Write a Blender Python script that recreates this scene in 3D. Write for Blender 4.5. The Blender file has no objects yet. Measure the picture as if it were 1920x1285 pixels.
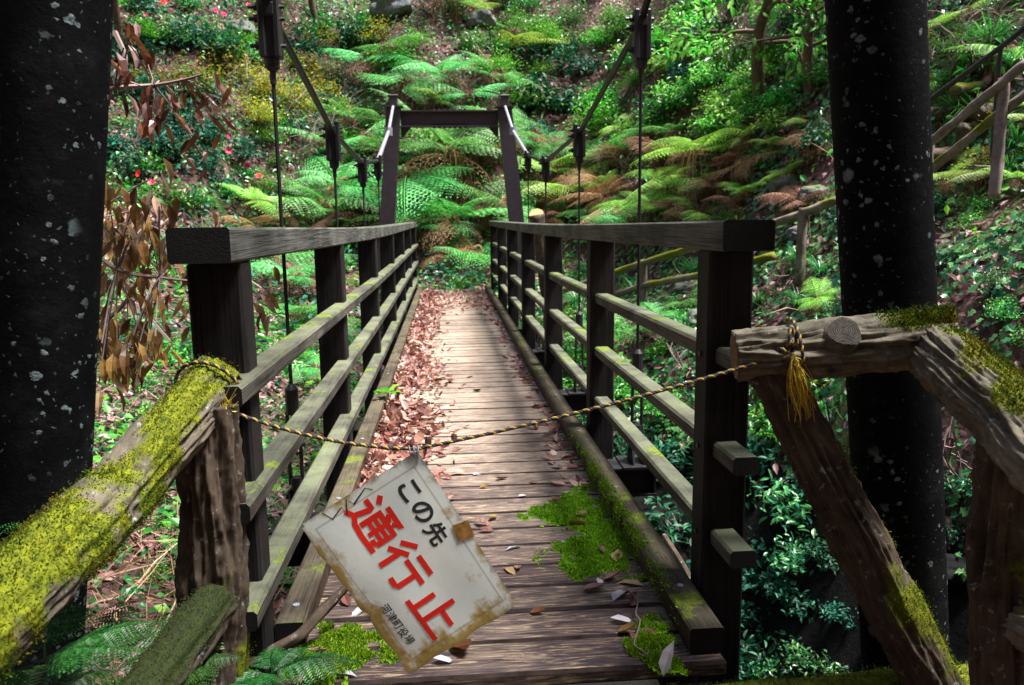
import bpy, math, random
import numpy as np
from mathutils import Vector, Matrix, noise as mnoise
R = math.radians
rng = np.random.default_rng(7)
random.seed(7)
scene = bpy.context.scene
COL = scene.collection

# ------------------------------------------------------------------ camera, sky, sun, exposure
CAM = np.array([-0.116, 0.0, 1.15])
FPX, CX, CY = 1500.0, 960.0, 642.5            # focal length and centre in pixels of the 1920 px photograph
YAW, PITCH, ROLL = R(-4.543), R(9.207), R(-0.77)
def _rx(a):
    c, s = math.cos(a), math.sin(a); return np.array([[1, 0, 0], [0, c, -s], [0, s, c]])
def _rz(a):
    c, s = math.cos(a), math.sin(a); return np.array([[c, -s, 0], [s, c, 0], [0, 0, 1]])
ROT = _rz(YAW) @ _rx(math.pi/2 - PITCH) @ _rz(ROLL)
cam_data = bpy.data.cameras.new('camera')
cam = bpy.data.objects.new('camera', cam_data); COL.objects.link(cam)
cam.matrix_world = Matrix.Translation(Vector(CAM)) @ Matrix(ROT.tolist()).to_4x4()
cam_data.sensor_width = 36.0; cam_data.lens = 36.0*FPX/1920
cam_data.clip_start = 0.02; cam_data.clip_end = 400
cam_data.dof.use_dof = True; cam_data.dof.focus_distance = 2.3; cam_data.dof.aperture_fstop = 7.0
scene.camera = cam

SUN_EL, SUN_AZ = 68.0, 98.0                   # azimuth measured from +Y (along the bridge) towards +X
wd = bpy.data.worlds.new('World'); scene.world = wd; wd.use_nodes = True
nt = wd.node_tree
sky = nt.nodes.new('ShaderNodeTexSky'); sky.sky_type = 'NISHITA'; sky.sun_disc = False
sky.sun_elevation = R(SUN_EL); sky.sun_rotation = R(SUN_AZ)
sky.dust_density = 2.0; sky.ozone_density = 1.0
bg = nt.nodes['Background']; bg.inputs['Strength'].default_value = 0.075
nt.links.new(sky.outputs[0], bg.inputs['Color'])
sd = bpy.data.lights.new('sun', 'SUN'); sd.energy = 5.0; sd.angle = R(16); sd.color = (1.0, 0.975, 0.94)
sun = bpy.data.objects.new('sun', sd); COL.objects.link(sun)
_sv = Vector((math.cos(R(SUN_EL))*math.sin(R(SUN_AZ)), math.cos(R(SUN_EL))*math.cos(R(SUN_AZ)), math.sin(R(SUN_EL))))
sun.rotation_euler = _sv.to_track_quat('Z', 'Y').to_euler(); sun.location = (3, 4, 12)
scene.view_settings.view_transform = 'Standard'; scene.view_settings.look = 'None'
scene.view_settings.exposure = 1.65; scene.view_settings.gamma = 1.0
scene.cycles.max_bounces = 8; scene.cycles.transmission_bounces = 4; scene.cycles.diffuse_bounces = 4

def at(px, py, Y):
    d = ROT @ np.array([(px-CX)/FPX, -(py-CY)/FPX, -1.0]); return CAM + d*((Y-CAM[1])/d[1])
def atx(px, py, x):
    d = ROT @ np.array([(px-CX)/FPX, -(py-CY)/FPX, -1.0]); return CAM + d*((x-CAM[0])/d[0])
def atz(px, py, z):
    d = ROT @ np.array([(px-CX)/FPX, -(py-CY)/FPX, -1.0]); return CAM + d*((z-CAM[2])/d[2])

# ------------------------------------------------------------------ materials
class NT:
    def __init__(s, name):
        s.m = bpy.data.materials.new(name); s.m.use_nodes = True; s.t = s.m.node_tree
        s.t.nodes.clear(); s.out = s.n('OutputMaterial')
    def n(s, typ, **kw):
        nd = s.t.nodes.new('ShaderNode'+typ)
        for k, v in kw.items(): setattr(nd, k, v)
        return nd
    def set(s, sock, v):
        if isinstance(v, bpy.types.NodeSocket): s.t.links.new(v, sock)
        elif isinstance(v, (tuple, list)) and sock.type == 'RGBA': sock.default_value = (*v[:3], 1)
        else: sock.default_value = v
    def coord(s, scale=(1, 1, 1), kind='Object', rand=False):
        c = s.n('TexCoord').outputs[kind]
        mp = s.n('Mapping'); s.set(mp.inputs['Vector'], c); mp.inputs['Scale'].default_value = scale
        if rand:
            g = s.n('NewGeometry').outputs['Random Per Island'] if rand == 'island' else s.n('ObjectInfo').outputs['Random']
            cb = s.n('CombineXYZ'); v = s.math('MULTIPLY', g, 37.0)
            for i in range(3): s.set(cb.inputs[i], v)
            s.set(mp.inputs['Location'], cb.outputs[0])
        return mp.outputs[0]
    def noise(s, vec, scale=5, detail=4, rough=.55, dist=0.0):
        nd = s.n('TexNoise'); s.set(nd.inputs['Vector'], vec); nd.inputs['Scale'].default_value = scale
        nd.inputs['Detail'].default_value = detail; nd.inputs['Roughness'].default_value = rough; nd.inputs['Distortion'].default_value = dist
        return nd.outputs['Fac']
    def voro(s, vec, scale=5, out='Distance', feature='F1', rnd=1.0):
        nd = s.n('TexVoronoi', feature=feature); s.set(nd.inputs['Vector'], vec); nd.inputs['Scale'].default_value = scale
        nd.inputs['Randomness'].default_value = rnd; return nd.outputs[out]
    def ramp(s, fac, stops, interp='LINEAR'):
        nd = s.n('ValToRGB'); s.set(nd.inputs[0], fac); cr = nd.color_ramp; cr.interpolation = interp
        while len(cr.elements) < len(stops): cr.elements.new(0.5)
        for e, (p, c) in zip(cr.elements, stops):
            e.position = p; e.color = (c, c, c, 1) if isinstance(c, (int, float)) else (*c, 1)
        return nd.outputs[0]
    def mix(s, fac, a, b, mode='MIX'):
        nd = s.n('Mix', data_type='RGBA', blend_type=mode)
        s.set(nd.inputs[0], fac); s.set(nd.inputs[6], a); s.set(nd.inputs[7], b); return nd.outputs[2]
    def math(s, op, a, b=0.0, c=None):
        nd = s.n('Math', operation=op); s.set(nd.inputs[0], a); s.set(nd.inputs[1], b)
        if c is not None: s.set(nd.inputs[2], c)
        return nd.outputs[0]
    def normal_z(s):
        sp = s.n('SeparateXYZ'); s.set(sp.inputs[0], s.n('NewGeometry').outputs['Normal']); return sp.outputs[2]
    def attr(s, name): return s.n('Attribute', attribute_name=name).outputs['Fac']
    def bump(s, h, strength=.3, dist=.01):
        nd = s.n('Bump'); s.set(nd.inputs['Height'], h); nd.inputs['Strength'].default_value = strength; nd.inputs['Distance'].default_value = dist
        return nd.outputs[0]
    def bsdf(s, col, rough=.7, metal=0.0, spec=.5, normal=None, trans=0.0, tcol=None):
        b = s.n('BsdfPrincipled'); s.set(b.inputs['Base Color'], col); s.set(b.inputs['Roughness'], rough)
        s.set(b.inputs['Metallic'], metal); s.set(b.inputs['Specular IOR Level'], spec)
        if normal is not None: s.set(b.inputs['Normal'], normal)
        o = b.outputs[0]
        if trans:
            t = s.n('BsdfTranslucent'); s.set(t.inputs[0], tcol if tcol is not None else col)
            mx = s.n('MixShader'); mx.inputs[0].default_value = trans
            s.t.links.new(o, mx.inputs[1]); s.t.links.new(t.outputs[0], mx.inputs[2]); o = mx.outputs[0]
        s.t.links.new(o, s.out.inputs[0]); return s.m

def leaf_mat(name, cols, rough=.42, trans=.35, spec=.5):
    n = NT(name); r = n.n('NewGeometry').outputs['Random Per Island']
    k = len(cols); c = n.ramp(r, [(i/max(1, k-1), cc) for i, cc in enumerate(cols)])
    oi = n.n('ObjectInfo').outputs['Random']
    hs = n.n('HueSaturation'); n.set(hs.inputs['Color'], c)
    n.set(hs.inputs['Value'], n.math('MULTIPLY_ADD', oi, .65, .68)); n.set(hs.inputs['Hue'], n.math('MULTIPLY_ADD', oi, .06, .465))
    return n.bsdf(hs.outputs[0], rough, spec=spec, trans=trans)

def plain(name, col, rough=.6, metal=0.0, spec=.5, var=.25, scale=12):
    n = NT(name); v = n.coord(rand=True); f = n.noise(v, scale, 5, .6)
    lo = tuple(c*(1-var) for c in col); hi = tuple(min(1, c*(1+var)) for c in col)
    return n.bsdf(n.ramp(f, [(.3, lo), (.7, hi)]), rough, metal, spec, n.bump(f, .15, .005))

def timber(name, axis, col_lo, col_hi, algae=.6, moss=.5):
    """weathered dark stained timber, grain along the axis; algae and moss on what lies flat"""
    n = NT(name); sc = [70, 70, 70]; sc[axis] = 1.6
    g = n.noise(n.coord(tuple(sc), rand=True), 2.2, 6, .65, .4)
    b = n.noise(n.coord((1, 1, 1), rand=True), 3.0, 5, .6)
    c = n.ramp(g, [(.40, col_lo), (.62, col_hi)])
    c = n.mix(n.ramp(b, [(.42, 0.0), (.66, .55)]), c, tuple(x*1.9+.008 for x in col_hi))
    sc2 = [260, 260, 260]; sc2[axis] = 4
    fine = n.noise(n.coord(tuple(sc2), rand=True), 1.0, 3, .6)
    c = n.mix(n.ramp(fine, [(.50, 0.0), (.62, .7)]), c, (.008, .007, .007))
    up = n.ramp(n.normal_z(), [(.45, 0.0), (.85, 1.0)])
    al = n.math('MULTIPLY', n.math('MULTIPLY', up, algae), n.ramp(n.noise(n.coord(rand=True), 6, 5, .65), [(.3, .25), (.6, 1.0)]))
    c = n.mix(al, c, n.ramp(b, [(.3, (.085, .088, .070)), (.7, (.16, .18, .10))]))
    ms = n.math('MULTIPLY', n.math('MULTIPLY', up, moss), n.ramp(n.noise(n.coord(rand=True), 4.5, 6, .7), [(.56, 0.0), (.62, 1.0)]))
    c = n.mix(ms, c, n.ramp(n.noise(n.coord(), 90, 3), [(.35, (.07, .12, .006)), (.65, (.19, .25, .015))]))
    if axis == 1:  # end faces near-black: shade on camera-facing fronts put into the colour
        sy = n.n('SeparateXYZ'); n.set(sy.inputs[0], n.n('NewGeometry').outputs['True Normal'])
        c = n.mix(n.ramp(n.math('ABSOLUTE', sy.outputs[1]), [(.8, 0.0), (.95, 1.0)]), c, n.ramp(b, [(.3, (.008, .007, .008)), (.7, (.022, .020, .021))]))
    h = n.math('ADD', n.math('ADD', n.math('MULTIPLY', g, .5), n.math('MULTIPLY', fine, .5)), n.math('MULTIPLY', ms, n.math('ADD', 1.0, n.noise(n.coord(), 140, 3))))
    return n.bsdf(c, n.math('MULTIPLY_ADD', g, .3, .55), spec=.12, normal=n.bump(h, .6, .005))

M = {}
M['post'] = timber('post_timber', 2, (.004, .004, .005), (.020, .017, .017), .5, .2)
M['rail'] = timber('rail_timber', 1, (.022, .020, .018), (.080, .074, .062), .85, .8)
M['handrail'] = timber('handrail_timber', 1, (.030, .031, .029), (.095, .094, .085), .4, .05)
M['kerb'] = timber('kerb_timber', 1, (.020, .014, .011), (.075, .050, .034), .25, .55)
M['steel'] = plain('dark_painted_steel', (.018, .016, .020), .45, .2)
M['cable'] = plain('cable_steel', (.014, .014, .017), .5, .4)
M['galv'] = plain('galvanised_steel', (.34, .34, .40), .45, .5)
M['tower_far'] = plain('brown_painted_steel', (.045, .030, .042), .55, .1)

def column_mat():
    n = NT('lichen_spotted_column'); v = n.coord(rand=True)
    f = n.noise(v, 7, 9, .75)
    c = n.ramp(f, [(.36, (.001, .001, .002)), (.52, (.003, .0032, .0042)), (.64, (.008, .009, .009)), (.76, (.024, .026, .023))])
    wob = n.n('VectorMath', operation='ADD'); n.set(wob.inputs[0], v)
    nz = n.n('TexNoise'); n.set(nz.inputs['Vector'], v); nz.inputs['Scale'].default_value = 60; nz.inputs['Detail'].default_value = 3
    sc = n.n('VectorMath', operation='SCALE'); n.set(sc.inputs[0], nz.outputs['Color']); sc.inputs[3].default_value = .022
    n.set(wob.inputs[1], sc.outputs[0]); w = wob.outputs[0]
    zone = n.ramp(n.noise(v, 4.5, 3), [(.36, 0.0), (.52, 1.0)])
    masks = None
    for scale, r0, r1, w0 in ((10, .13, .20, .7), (18, .17, .23, .8), (34, .19, .26, .75), (66, .15, .24, .35)):
        d = n.voro(w, scale); pick = n.ramp(n.voro(w, scale, 'Color'), [(.55, 0.0), (.6, 1.0)])
        mk = n.math('MULTIPLY', n.math('MULTIPLY', n.ramp(d, [(r0, 1.0), (r1, 0.0)]), pick), w0)
        masks = mk if masks is None else n.math('MAXIMUM', masks, mk)
    masks = n.math('MULTIPLY', masks, zone)
    masks = n.math('MULTIPLY', masks, n.ramp(n.noise(v, 70, 3), [(.3, .45), (.6, 1.0)]))
    c = n.mix(masks, c, (.21, .26, .28))
    return n.bsdf(c, .8, spec=.08, normal=n.bump(n.math('ADD', n.math('MULTIPLY', f, 1.5), masks), .6, .006))
M['column'] = column_mat()

def bark_mat(name, lo, hi, mosscol=((.05, .07, .002), (.18, .20, .004))):
    n = NT(name); v = n.coord()
    f = n.noise(v, 22, 6, .65); g = n.noise(v, 5, 4)
    c = n.ramp(f, [(.3, lo), (.7, hi)])
    c = n.mix(n.ramp(g, [(.45, 0.0), (.7, .6)]), c, tuple(x*1.5 for x in hi))
    li = n.ramp(n.noise(v, 38, 4, .7), [(.60, 0.0), (.68, .6)])
    c = n.mix(li, c, (.34, .36, .33))
    m = n.math('MULTIPLY', n.attr('moss'), 1.0)
    c = n.mix(m, c, n.ramp(n.noise(v, 60, 3), [(.3, mosscol[0]), (.7, mosscol[1])]))
    return n.bsdf(c, .85, spec=.25, normal=n.bump(f, .5, .004))
M['bark'] = bark_mat('furrowed_bark', (.030, .025, .018), (.15, .125, .09))
M['bark_red'] = bark_mat('reddish_bark', (.022, .016, .012), (.082, .058, .040))
M['bark_shade'] = bark_mat('shaded_mossy_bark', (.016, .013, .010), (.06, .045, .032), ((.006, .011, .001), (.018, .026, .001)))  # lower rail's shade put into its bark and moss colours
M['bark_grey'] = bark_mat('grey_furrowed_bark', (.035, .029, .021), (.19, .165, .12))
M['bark_pole'] = bark_mat('mossy_pole_bark', (.08, .06, .045), (.22, .17, .13), ((.06, .08, .003), (.19, .18, .006)))
M['bark_far'] = bark_mat('pale_bark', (.12, .09, .085), (.26, .20, .18))
M['bark_trunk'] = bark_mat('sapling_bark', (.05, .03, .025), (.14, .085, .06))

def cut_mat(name, lo, hi):
    n = NT(name); v = n.coord(kind='Generated')
    sub = n.n('VectorMath', operation='SUBTRACT'); n.set(sub.inputs[0], v); sub.inputs[1].default_value = (.5, .5, .5)
    ln = n.n('VectorMath', operation='LENGTH'); n.set(ln.inputs[0], sub.outputs[0])
    w = n.math('SINE', n.math('MULTIPLY', n.math('ADD', ln.outputs['Value'], n.math('MULTIPLY', n.noise(v, 5), .07)), 95.0))
    c = n.ramp(n.math('MULTIPLY_ADD', w, .5, .5), [(0, lo), (1, hi)]); k = n.ramp(n.noise(n.coord(), 70, 5, .75), [(.42, 1.0), (.56, 0.0)])
    return n.bsdf(n.mix(n.math('MULTIPLY', k, .6), c, tuple(x*.3 for x in lo)), .85, spec=.15, normal=n.bump(n.math('ADD', w, n.noise(n.coord(), 90, 4)), .5, .003))
M['cut'] = cut_mat('sawn_end_grain', (.16, .09, .045), (.30, .19, .10))
M['cut_fresh'] = cut_mat('fresh_sawn_end', (.62, .36, .15), (.8, .52, .26))
M['cut_grey'] = cut_mat('weathered_end_grain', (.05, .042, .036), (.095, .082, .07))

def deck_mat():
    n = NT('deck_planks'); v = n.coord((2.4, 24, 24), rand='island')
    g = n.noise(v, 1.6, 8, .74, 3.0); fine = n.noise(n.coord((9, 240, 240), rand='island'), 1.4, 5, .8)
    isl = n.n('NewGeometry').outputs['Random Per Island']
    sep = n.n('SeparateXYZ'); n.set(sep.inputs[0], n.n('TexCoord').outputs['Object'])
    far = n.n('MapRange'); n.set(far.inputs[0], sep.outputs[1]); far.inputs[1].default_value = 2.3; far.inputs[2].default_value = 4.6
    patchn = n.noise(n.coord((1, .55, 1)), 1.7, 5, .6)
    # darker planks at the entrance, paler further on; dry is the pale share
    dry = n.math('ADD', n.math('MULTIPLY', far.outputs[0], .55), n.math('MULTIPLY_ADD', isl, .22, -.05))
    dry = n.math('ADD', dry, n.math('MULTIPLY_ADD', patchn, 1.3, -.62))
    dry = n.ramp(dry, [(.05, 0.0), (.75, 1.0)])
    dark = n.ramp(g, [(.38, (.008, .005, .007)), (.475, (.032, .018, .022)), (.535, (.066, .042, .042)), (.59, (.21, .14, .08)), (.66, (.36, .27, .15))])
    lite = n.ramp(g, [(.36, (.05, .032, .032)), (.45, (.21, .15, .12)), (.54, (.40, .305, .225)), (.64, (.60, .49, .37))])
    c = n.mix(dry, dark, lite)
    c = n.mix(n.ramp(fine, [(.52, 0.0), (.70, .7)]), c, (.025, .016, .016))
    c = n.mix(n.ramp(n.noise(n.coord(), 9, 5, .7), [(.63, 0.0), (.72, .5)]), c, (.03, .022, .026))
    h = n.math('ADD', n.math('MULTIPLY', g, .6), n.math('MULTIPLY', fine, .4))
    return n.bsdf(c, n.math('MULTIPLY_ADD', g, .25, .5), spec=.4, normal=n.bump(h, .7, .005))
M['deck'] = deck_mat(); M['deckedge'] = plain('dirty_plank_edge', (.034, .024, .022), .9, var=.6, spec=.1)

def ground_mat():
    n = NT('leaf_mould_ground'); v = n.coord()
    a = n.noise(v, 1.1, 5, .6); b = n.noise(v, 26, 5, .7); d = n.voro(v, 22, 'Color')
    c = n.ramp(b, [(.3, (.018, .011, .009)), (.55, (.05, .028, .024)), (.75, (.10, .06, .05))])
    c = n.mix(n.ramp(d, [(.35, 0.0), (.8, .7)]), c, (.17, .085, .08))
    c = n.mix(n.ramp(a, [(.52, 0.0), (.62, .7)]), c, n.ramp(b, [(.35, (.02, .05, .01)), (.65, (.06, .12, .02))]))
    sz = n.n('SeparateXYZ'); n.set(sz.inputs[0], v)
    c = n.mix(n.ramp(n.math('ADD', n.math('MULTIPLY', sz.outputs[2], -.8), n.math('MULTIPLY_ADD', a, .8, -.7)), [(.35, 0.0), (.75, 1.0)]), c, n.ramp(b, [(.35, (.001, .001, .001)), (.7, (.006, .0055, .005))]))  # gully shade painted in: ground turns near-black with depth
    return n.bsdf(c, .9, spec=.2, normal=n.bump(n.math('ADD', b, d), .6, .03))
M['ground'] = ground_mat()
n = NT('stream_water'); v = n.coord()
M['water'] = n.bsdf((.002, .0025, .003), .12, spec=.6, normal=n.bump(n.noise(v, 9, 3, .5, .5), .35, .03))
n = NT('mossy_rock'); v = n.coord(rand=True)
c = n.ramp(n.noise(v, 7, 6, .65), [(.3, (.05, .05, .06)), (.7, (.22, .22, .24))])
c = n.mix(n.math('MULTIPLY', n.ramp(n.normal_z(), [(.3, 0.0), (.8, 1.0)]), n.ramp(n.noise(v, 5, 4), [(.4, 0.0), (.55, .9)])), c, (.10, .14, .012))
M['rock'] = n.bsdf(c, .85, normal=n.bump(n.noise(v, 18, 6), .6, .03))
M['shaderock'] = plain('shade_dark_rock', (.007, .007, .007), .8, var=.7, spec=.15)  # near-black rock, the gully's shade put into its colour

M['mint'] = leaf_mat('mint_fern_leaf', [(.025, .20, .03), (.07, .36, .06), (.20, .54, .14)], .5, .4)
M['lime'] = leaf_mat('lime_fern_leaf', [(.12, .34, .03), (.24, .46, .05), (.38, .54, .09)], .5, .4)
M['darkfern'] = leaf_mat('dark_fern_leaf', [(.005, .045, .006), (.014, .10, .014), (.04, .19, .03)], .45, .3)
M['rust'] = leaf_mat('rusty_fern_leaf', [(.15, .06, .025), (.24, .115, .05), (.33, .21, .10)], .7, .3)
M['deadstalk'] = leaf_mat('dead_stalk', [(.10, .045, .025), (.24, .11, .06), (.34, .20, .12)], .8, .1)
M['teal'] = leaf_mat('teal_glossy_leaf', [(.003, .035, .020), (.007, .075, .040), (.02, .16, .075)], .5, .25, .3)
M['green'] = leaf_mat('green_leaf', [(.005, .07, .006), (.015, .17, .015), (.06, .34, .03)], .35, .35)
M['bright'] = leaf_mat('bright_laurel_leaf', [(.05, .32, .03), (.16, .52, .06), (.46, .72, .20)], .3, .45)
M['fine'] = leaf_mat('small_fresh_leaf', [(.025, .18, .008), (.07, .33, .012), (.20, .48, .03)], .45, .45)
M['yellow'] = leaf_mat('yellow_green_leaf', [(.10, .16, .01), (.27, .28, .012), (.46, .40, .03)], .5, .45)
M['ivy'] = leaf_mat('ivy_leaf', [(.006, .07, .045), (.02, .15, .07), (.07, .28, .07), (.15, .38, .13)], .3, .3, .6)
M['cover'] = leaf_mat('ground_cover_leaf', [(.006, .10, .03), (.02, .22, .025), (.08, .38, .035), (.20, .46, .04)], .4, .4)
M['litter'] = leaf_mat('fallen_leaf', [(.06, .028, .028), (.16, .07, .065), (.29, .15, .14), (.48, .31, .29)], .6, .15)
M['deckleaf'] = leaf_mat('dry_deck_leaf', [(.06, .025, .02), (.16, .065, .045), (.30, .12, .085), (.26, .15, .085), (.42, .23, .17), (.56, .40, .33)], .5, .2)
M['greyleaf'] = leaf_mat('silvery_leaf', [(.40, .38, .44), (.62, .58, .62)], .5, .2)
M['wither'] = leaf_mat('withered_leaf', [(.06, .026, .012), (.16, .075, .022), (.30, .17, .05), (.40, .27, .22)], .32, .25)
M['grass'] = leaf_mat('grass_blade', [(.01, .10, .02), (.03, .20, .03), (.10, .32, .05)], .4, .35)
M['straw'] = leaf_mat('straw_stem', [(.20, .11, .08), (.34, .22, .15), (.46, .33, .24)], .8, .1)
M['twig'] = plain('bare_twig', (.20, .14, .13), .8)
M['mossblade'] = leaf_mat('moss_tuft', [(.06, .09, .001), (.16, .20, .002), (.30, .30, .003), (.26, .17, .008)], .7, .35)
def moss_mat(name, cols, far_cols):
    n = NT(name); r = n.n('NewGeometry').outputs['Random Per Island']; v = n.coord()
    a = n.ramp(r, [(i/(len(cols)-1), c) for i, c in enumerate(cols)]); b = n.ramp(r, [(i/(len(far_cols)-1), c) for i, c in enumerate(far_cols)])
    c = n.mix(n.ramp(n.noise(v, 11, 5, .7), [(.47, 0.0), (.58, 1.0)]), a, b)
    c = n.mix(n.ramp(n.noise(v, 19, 4, .7), [(.46, 0.0), (.58, .8)]), c, (.012, .030, .001))
    return n.bsdf(c, .75, spec=.2, trans=.3)
M['mossblade'] = moss_mat('yellow_green_moss', [(.014, .038, .001), (.045, .095, .001), (.13, .19, .001)], [(.06, .036, .001), (.15, .095, .001), (.27, .20, .002)])
M['mossbright'] = leaf_mat('bright_moss_tuft', [(.07, .10, .002), (.10, .26, .002), (.19, .40, .005), (.36, .55, .012)], .7, .35)
M['shademoss'] = leaf_mat('shaded_moss_tuft', [(.007, .018, .001), (.02, .036, .001), (.05, .065, .002)], .7, .3)  # lower rail's shade put into the moss colour; also on the sill
M['flower'] = leaf_mat('camellia_petal', [(.55, .01, .05), (.75, .03, .12)], .45, .3)

# ------------------------------------------------------------------ mesh helpers
class MB:
    def __init__(s): s.v, s.f, s.mi, s.k = [], [], [], 0
    def add(s, V, F, mi=0):
        s.v.append(np.asarray(V, float).reshape(-1, 3)); s.f += [tuple(i+s.k for i in f) for f in F]
        s.mi += [mi]*len(F); s.k += len(s.v[-1])
    def box(s, c, size, rot=None, ch=0.0, mi=0):
        c = np.asarray(c, float); hx, hy, hz = np.asarray(size, float)/2
        if ch <= 0:
            V = [[x, y, z] for x in (-hx, hx) for y in (-hy, hy) for z in (-hz, hz)]
            F = [(0, 1, 3, 2), (4, 6, 7, 5), (0, 4, 5, 1), (2, 3, 7, 6), (0, 2, 6, 4), (1, 5, 7, 3)]
        else:
            V = []; ix = {}
            for sx in (-1, 1):
                for sy in (-1, 1):
                    for sz in (-1, 1):
                        for ax in range(3):
                            h = [hx-ch, hy-ch, hz-ch]; h[ax] += ch
                            ix[sx, sy, sz, ax] = len(V); V.append([sx*h[0], sy*h[1], sz*h[2]])
            F = []
            for ax in range(3):
                o = [a for a in range(3) if a != ax]
                for sg in (-1, 1):
                    q = []
                    for a, b in ((-1, -1), (1, -1), (1, 1), (-1, 1)):
                        k = [0, 0, 0]; k[ax] = sg; k[o[0]] = a; k[o[1]] = b; q.append(ix[(*k, ax)])
                    F.append(q if (sg > 0) == (ax != 1) else q[::-1])
            for ax in range(3):
                o = [a for a in range(3) if a != ax]
                for a in (-1, 1):
                    for b in (-1, 1):
                        def K(t, sel):
                            k = [0, 0, 0]; k[ax] = t; k[o[0]] = a; k[o[1]] = b; return ix[(*k, sel)]
                        F.append((K(-1, o[0]), K(1, o[0]), K(1, o[1]), K(-1, o[1])))
            for sx in (-1, 1):
                for sy in (-1, 1):
                    for sz in (-1, 1): F.append(tuple(ix[sx, sy, sz, a] for a in range(3)))
        V = np.array(V)
        if rot is not None: V = V @ np.asarray(rot).T
        s.add(V+c, F, mi)
    def tube(s, P, r, seg=6, mi=0, cap=True):
        P = np.asarray(P, float); n = len(P); r = np.broadcast_to(np.asarray(r, float), (n,))
        T = np.gradient(P, axis=0); T /= np.linalg.norm(T, axis=1)[:, None]+1e-9
        u = np.cross(T[0], [0, 0, 1.0]); 
        if np.linalg.norm(u) < 1e-3: u = np.cross(T[0], [1.0, 0, 0])
        u /= np.linalg.norm(u); a = np.arange(seg)*2*math.pi/seg; V = []
        for i in range(n):
            u = u - T[i]*np.dot(u, T[i]); u /= np.linalg.norm(u)+1e-9; w = np.cross(T[i], u)
            V.append(P[i]+r[i]*(np.cos(a)[:, None]*u+np.sin(a)[:, None]*w))
        F = [(i*seg+j, i*seg+(j+1) % seg, (i+1)*seg+(j+1) % seg, (i+1)*seg+j) for i in range(n-1) for j in range(seg)]
        if cap: F += [tuple(range(seg))[::-1], tuple((n-1)*seg+j for j in range(seg))]
        s.add(np.concatenate(V), F, mi)
    def inst(s, T, TF, P, A, N, L, W, H=None, mi=0):
        """copies of a leaf template (along, across, up) laid at P, pointing along A, facing N"""
        P, A, N = (np.asarray(q, float) for q in (P, A, N)); n = len(P)
        if n == 0: return
        A = A/(np.linalg.norm(A, axis=1)[:, None]+1e-9)
        B = np.cross(N, A); B /= np.linalg.norm(B, axis=1)[:, None]+1e-9; N = np.cross(A, B)
        L = np.broadcast_to(L, (n,)); W = np.broadcast_to(W, (n,)); H = L if H is None else np.broadcast_to(H, (n,))
        V = P[:, None]+(L[:, None]*T[:, 0])[..., None]*A[:, None]+(W[:, None]*T[:, 1])[..., None]*B[:, None]+(H[:, None]*T[:, 2])[..., None]*N[:, None]
        k0 = s.k; m = len(T); s.v.append(V.reshape(-1, 3)); s.k += n*m
        for f in TF:
            f = np.array(f); s.f += [tuple(q) for q in (k0+np.arange(n)[:, None]*m+f).tolist()]
        s.mi += [mi]*(n*len(TF))
    def mesh(s, name, mats, smooth=False, attr=None):
        me = bpy.data.meshes.new(name); V = np.concatenate(s.v) if s.v else np.zeros((0, 3))
        lt = np.fromiter((len(f) for f in s.f), np.int32, len(s.f)); ls = np.concatenate([[0], np.cumsum(lt)[:-1]]).astype(np.int32) if len(lt) else lt
        li = np.fromiter((i for f in s.f for i in f), np.int32, int(lt.sum()))
        me.vertices.add(len(V)); me.vertices.foreach_set('co', V.astype(np.float32).ravel())
        me.loops.add(len(li)); me.loops.foreach_set('vertex_index', li)
        me.polygons.add(len(lt)); me.polygons.foreach_set('loop_start', ls); me.polygons.foreach_set('loop_total', lt)
        me.polygons.foreach_set('material_index', np.array(s.mi, np.int32))
        me.polygons.foreach_set('use_smooth', np.full(len(lt), bool(smooth)))
        for m in mats: me.materials.append(m)
        if attr is not None:
            a = me.attributes.new('moss', 'FLOAT', 'POINT'); a.data.foreach_set('value', np.asarray(attr, np.float32))
        me.update(calc_edges=True); me.validate(); return me
    def build(s, name, mats, parent=None, smooth=False, attr=None):
        if not isinstance(mats, (list, tuple)): mats = [mats]
        return link(name, s.mesh(name, mats, smooth, attr), parent)

def link(name, me, parent=None):
    o = bpy.data.objects.new(name, me); COL.objects.link(o)
    if parent is not None: o.parent = parent
    return o
def tag(o, label=None, cat=None, group=None, kind=None):
    for k, v in (('label', label), ('category', cat), ('group', group), ('kind', kind)):
        if v: o[k] = v
    return o
def thing(name, label, cat, loc=(0, 0, 0), group=None, rz=0.0, sc=1.0):
    o = bpy.data.objects.new(name, None); COL.objects.link(o); o.empty_display_size = .1
    o.location = loc; o.rotation_euler = (0, 0, rz); o.scale = (sc, sc, sc)
    return tag(o, label, cat, group)
def inv(parent_loc, V): return np.asarray(V)-np.asarray(parent_loc)

def unit(n):
    v = rng.normal(size=(n, 3)); return v/np.linalg.norm(v, axis=1)[:, None]

# leaf templates: along (0..1), across (-.5...5), up
LEAF = (np.array([[0, 0, 0], [.3, .42, .07], [.3, 0, 0], [.3, -.42, .07], [.66, .36, .03], [.66, 0, -.05], [.66, -.36, .03], [1, 0, -.16]]),
        [(0, 2, 1), (0, 3, 2), (1, 2, 5, 4), (2, 3, 6, 5), (4, 5, 7), (5, 6, 7)])
CURL = (np.array([[0, 0, .02], [.22, .36, .16], [.22, 0, 0], [.22, -.40, .10], [.55, .44, .24], [.55, 0, .03], [.55, -.38, .17], [.82, .22, .25], [.82, 0, .13], [.82, -.24, .24], [1, 0, .30]]),
        [(0, 2, 1), (0, 3, 2), (1, 2, 5, 4), (2, 3, 6, 5), (4, 5, 8, 7), (5, 6, 9, 8), (7, 8, 10), (8, 9, 10)])
KITE = (np.array([[0, 0, 0], [.42, .5, .05], [1, 0, -.1], [.42, -.5, .05]]), [(0, 2, 1), (0, 3, 2)])
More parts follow.
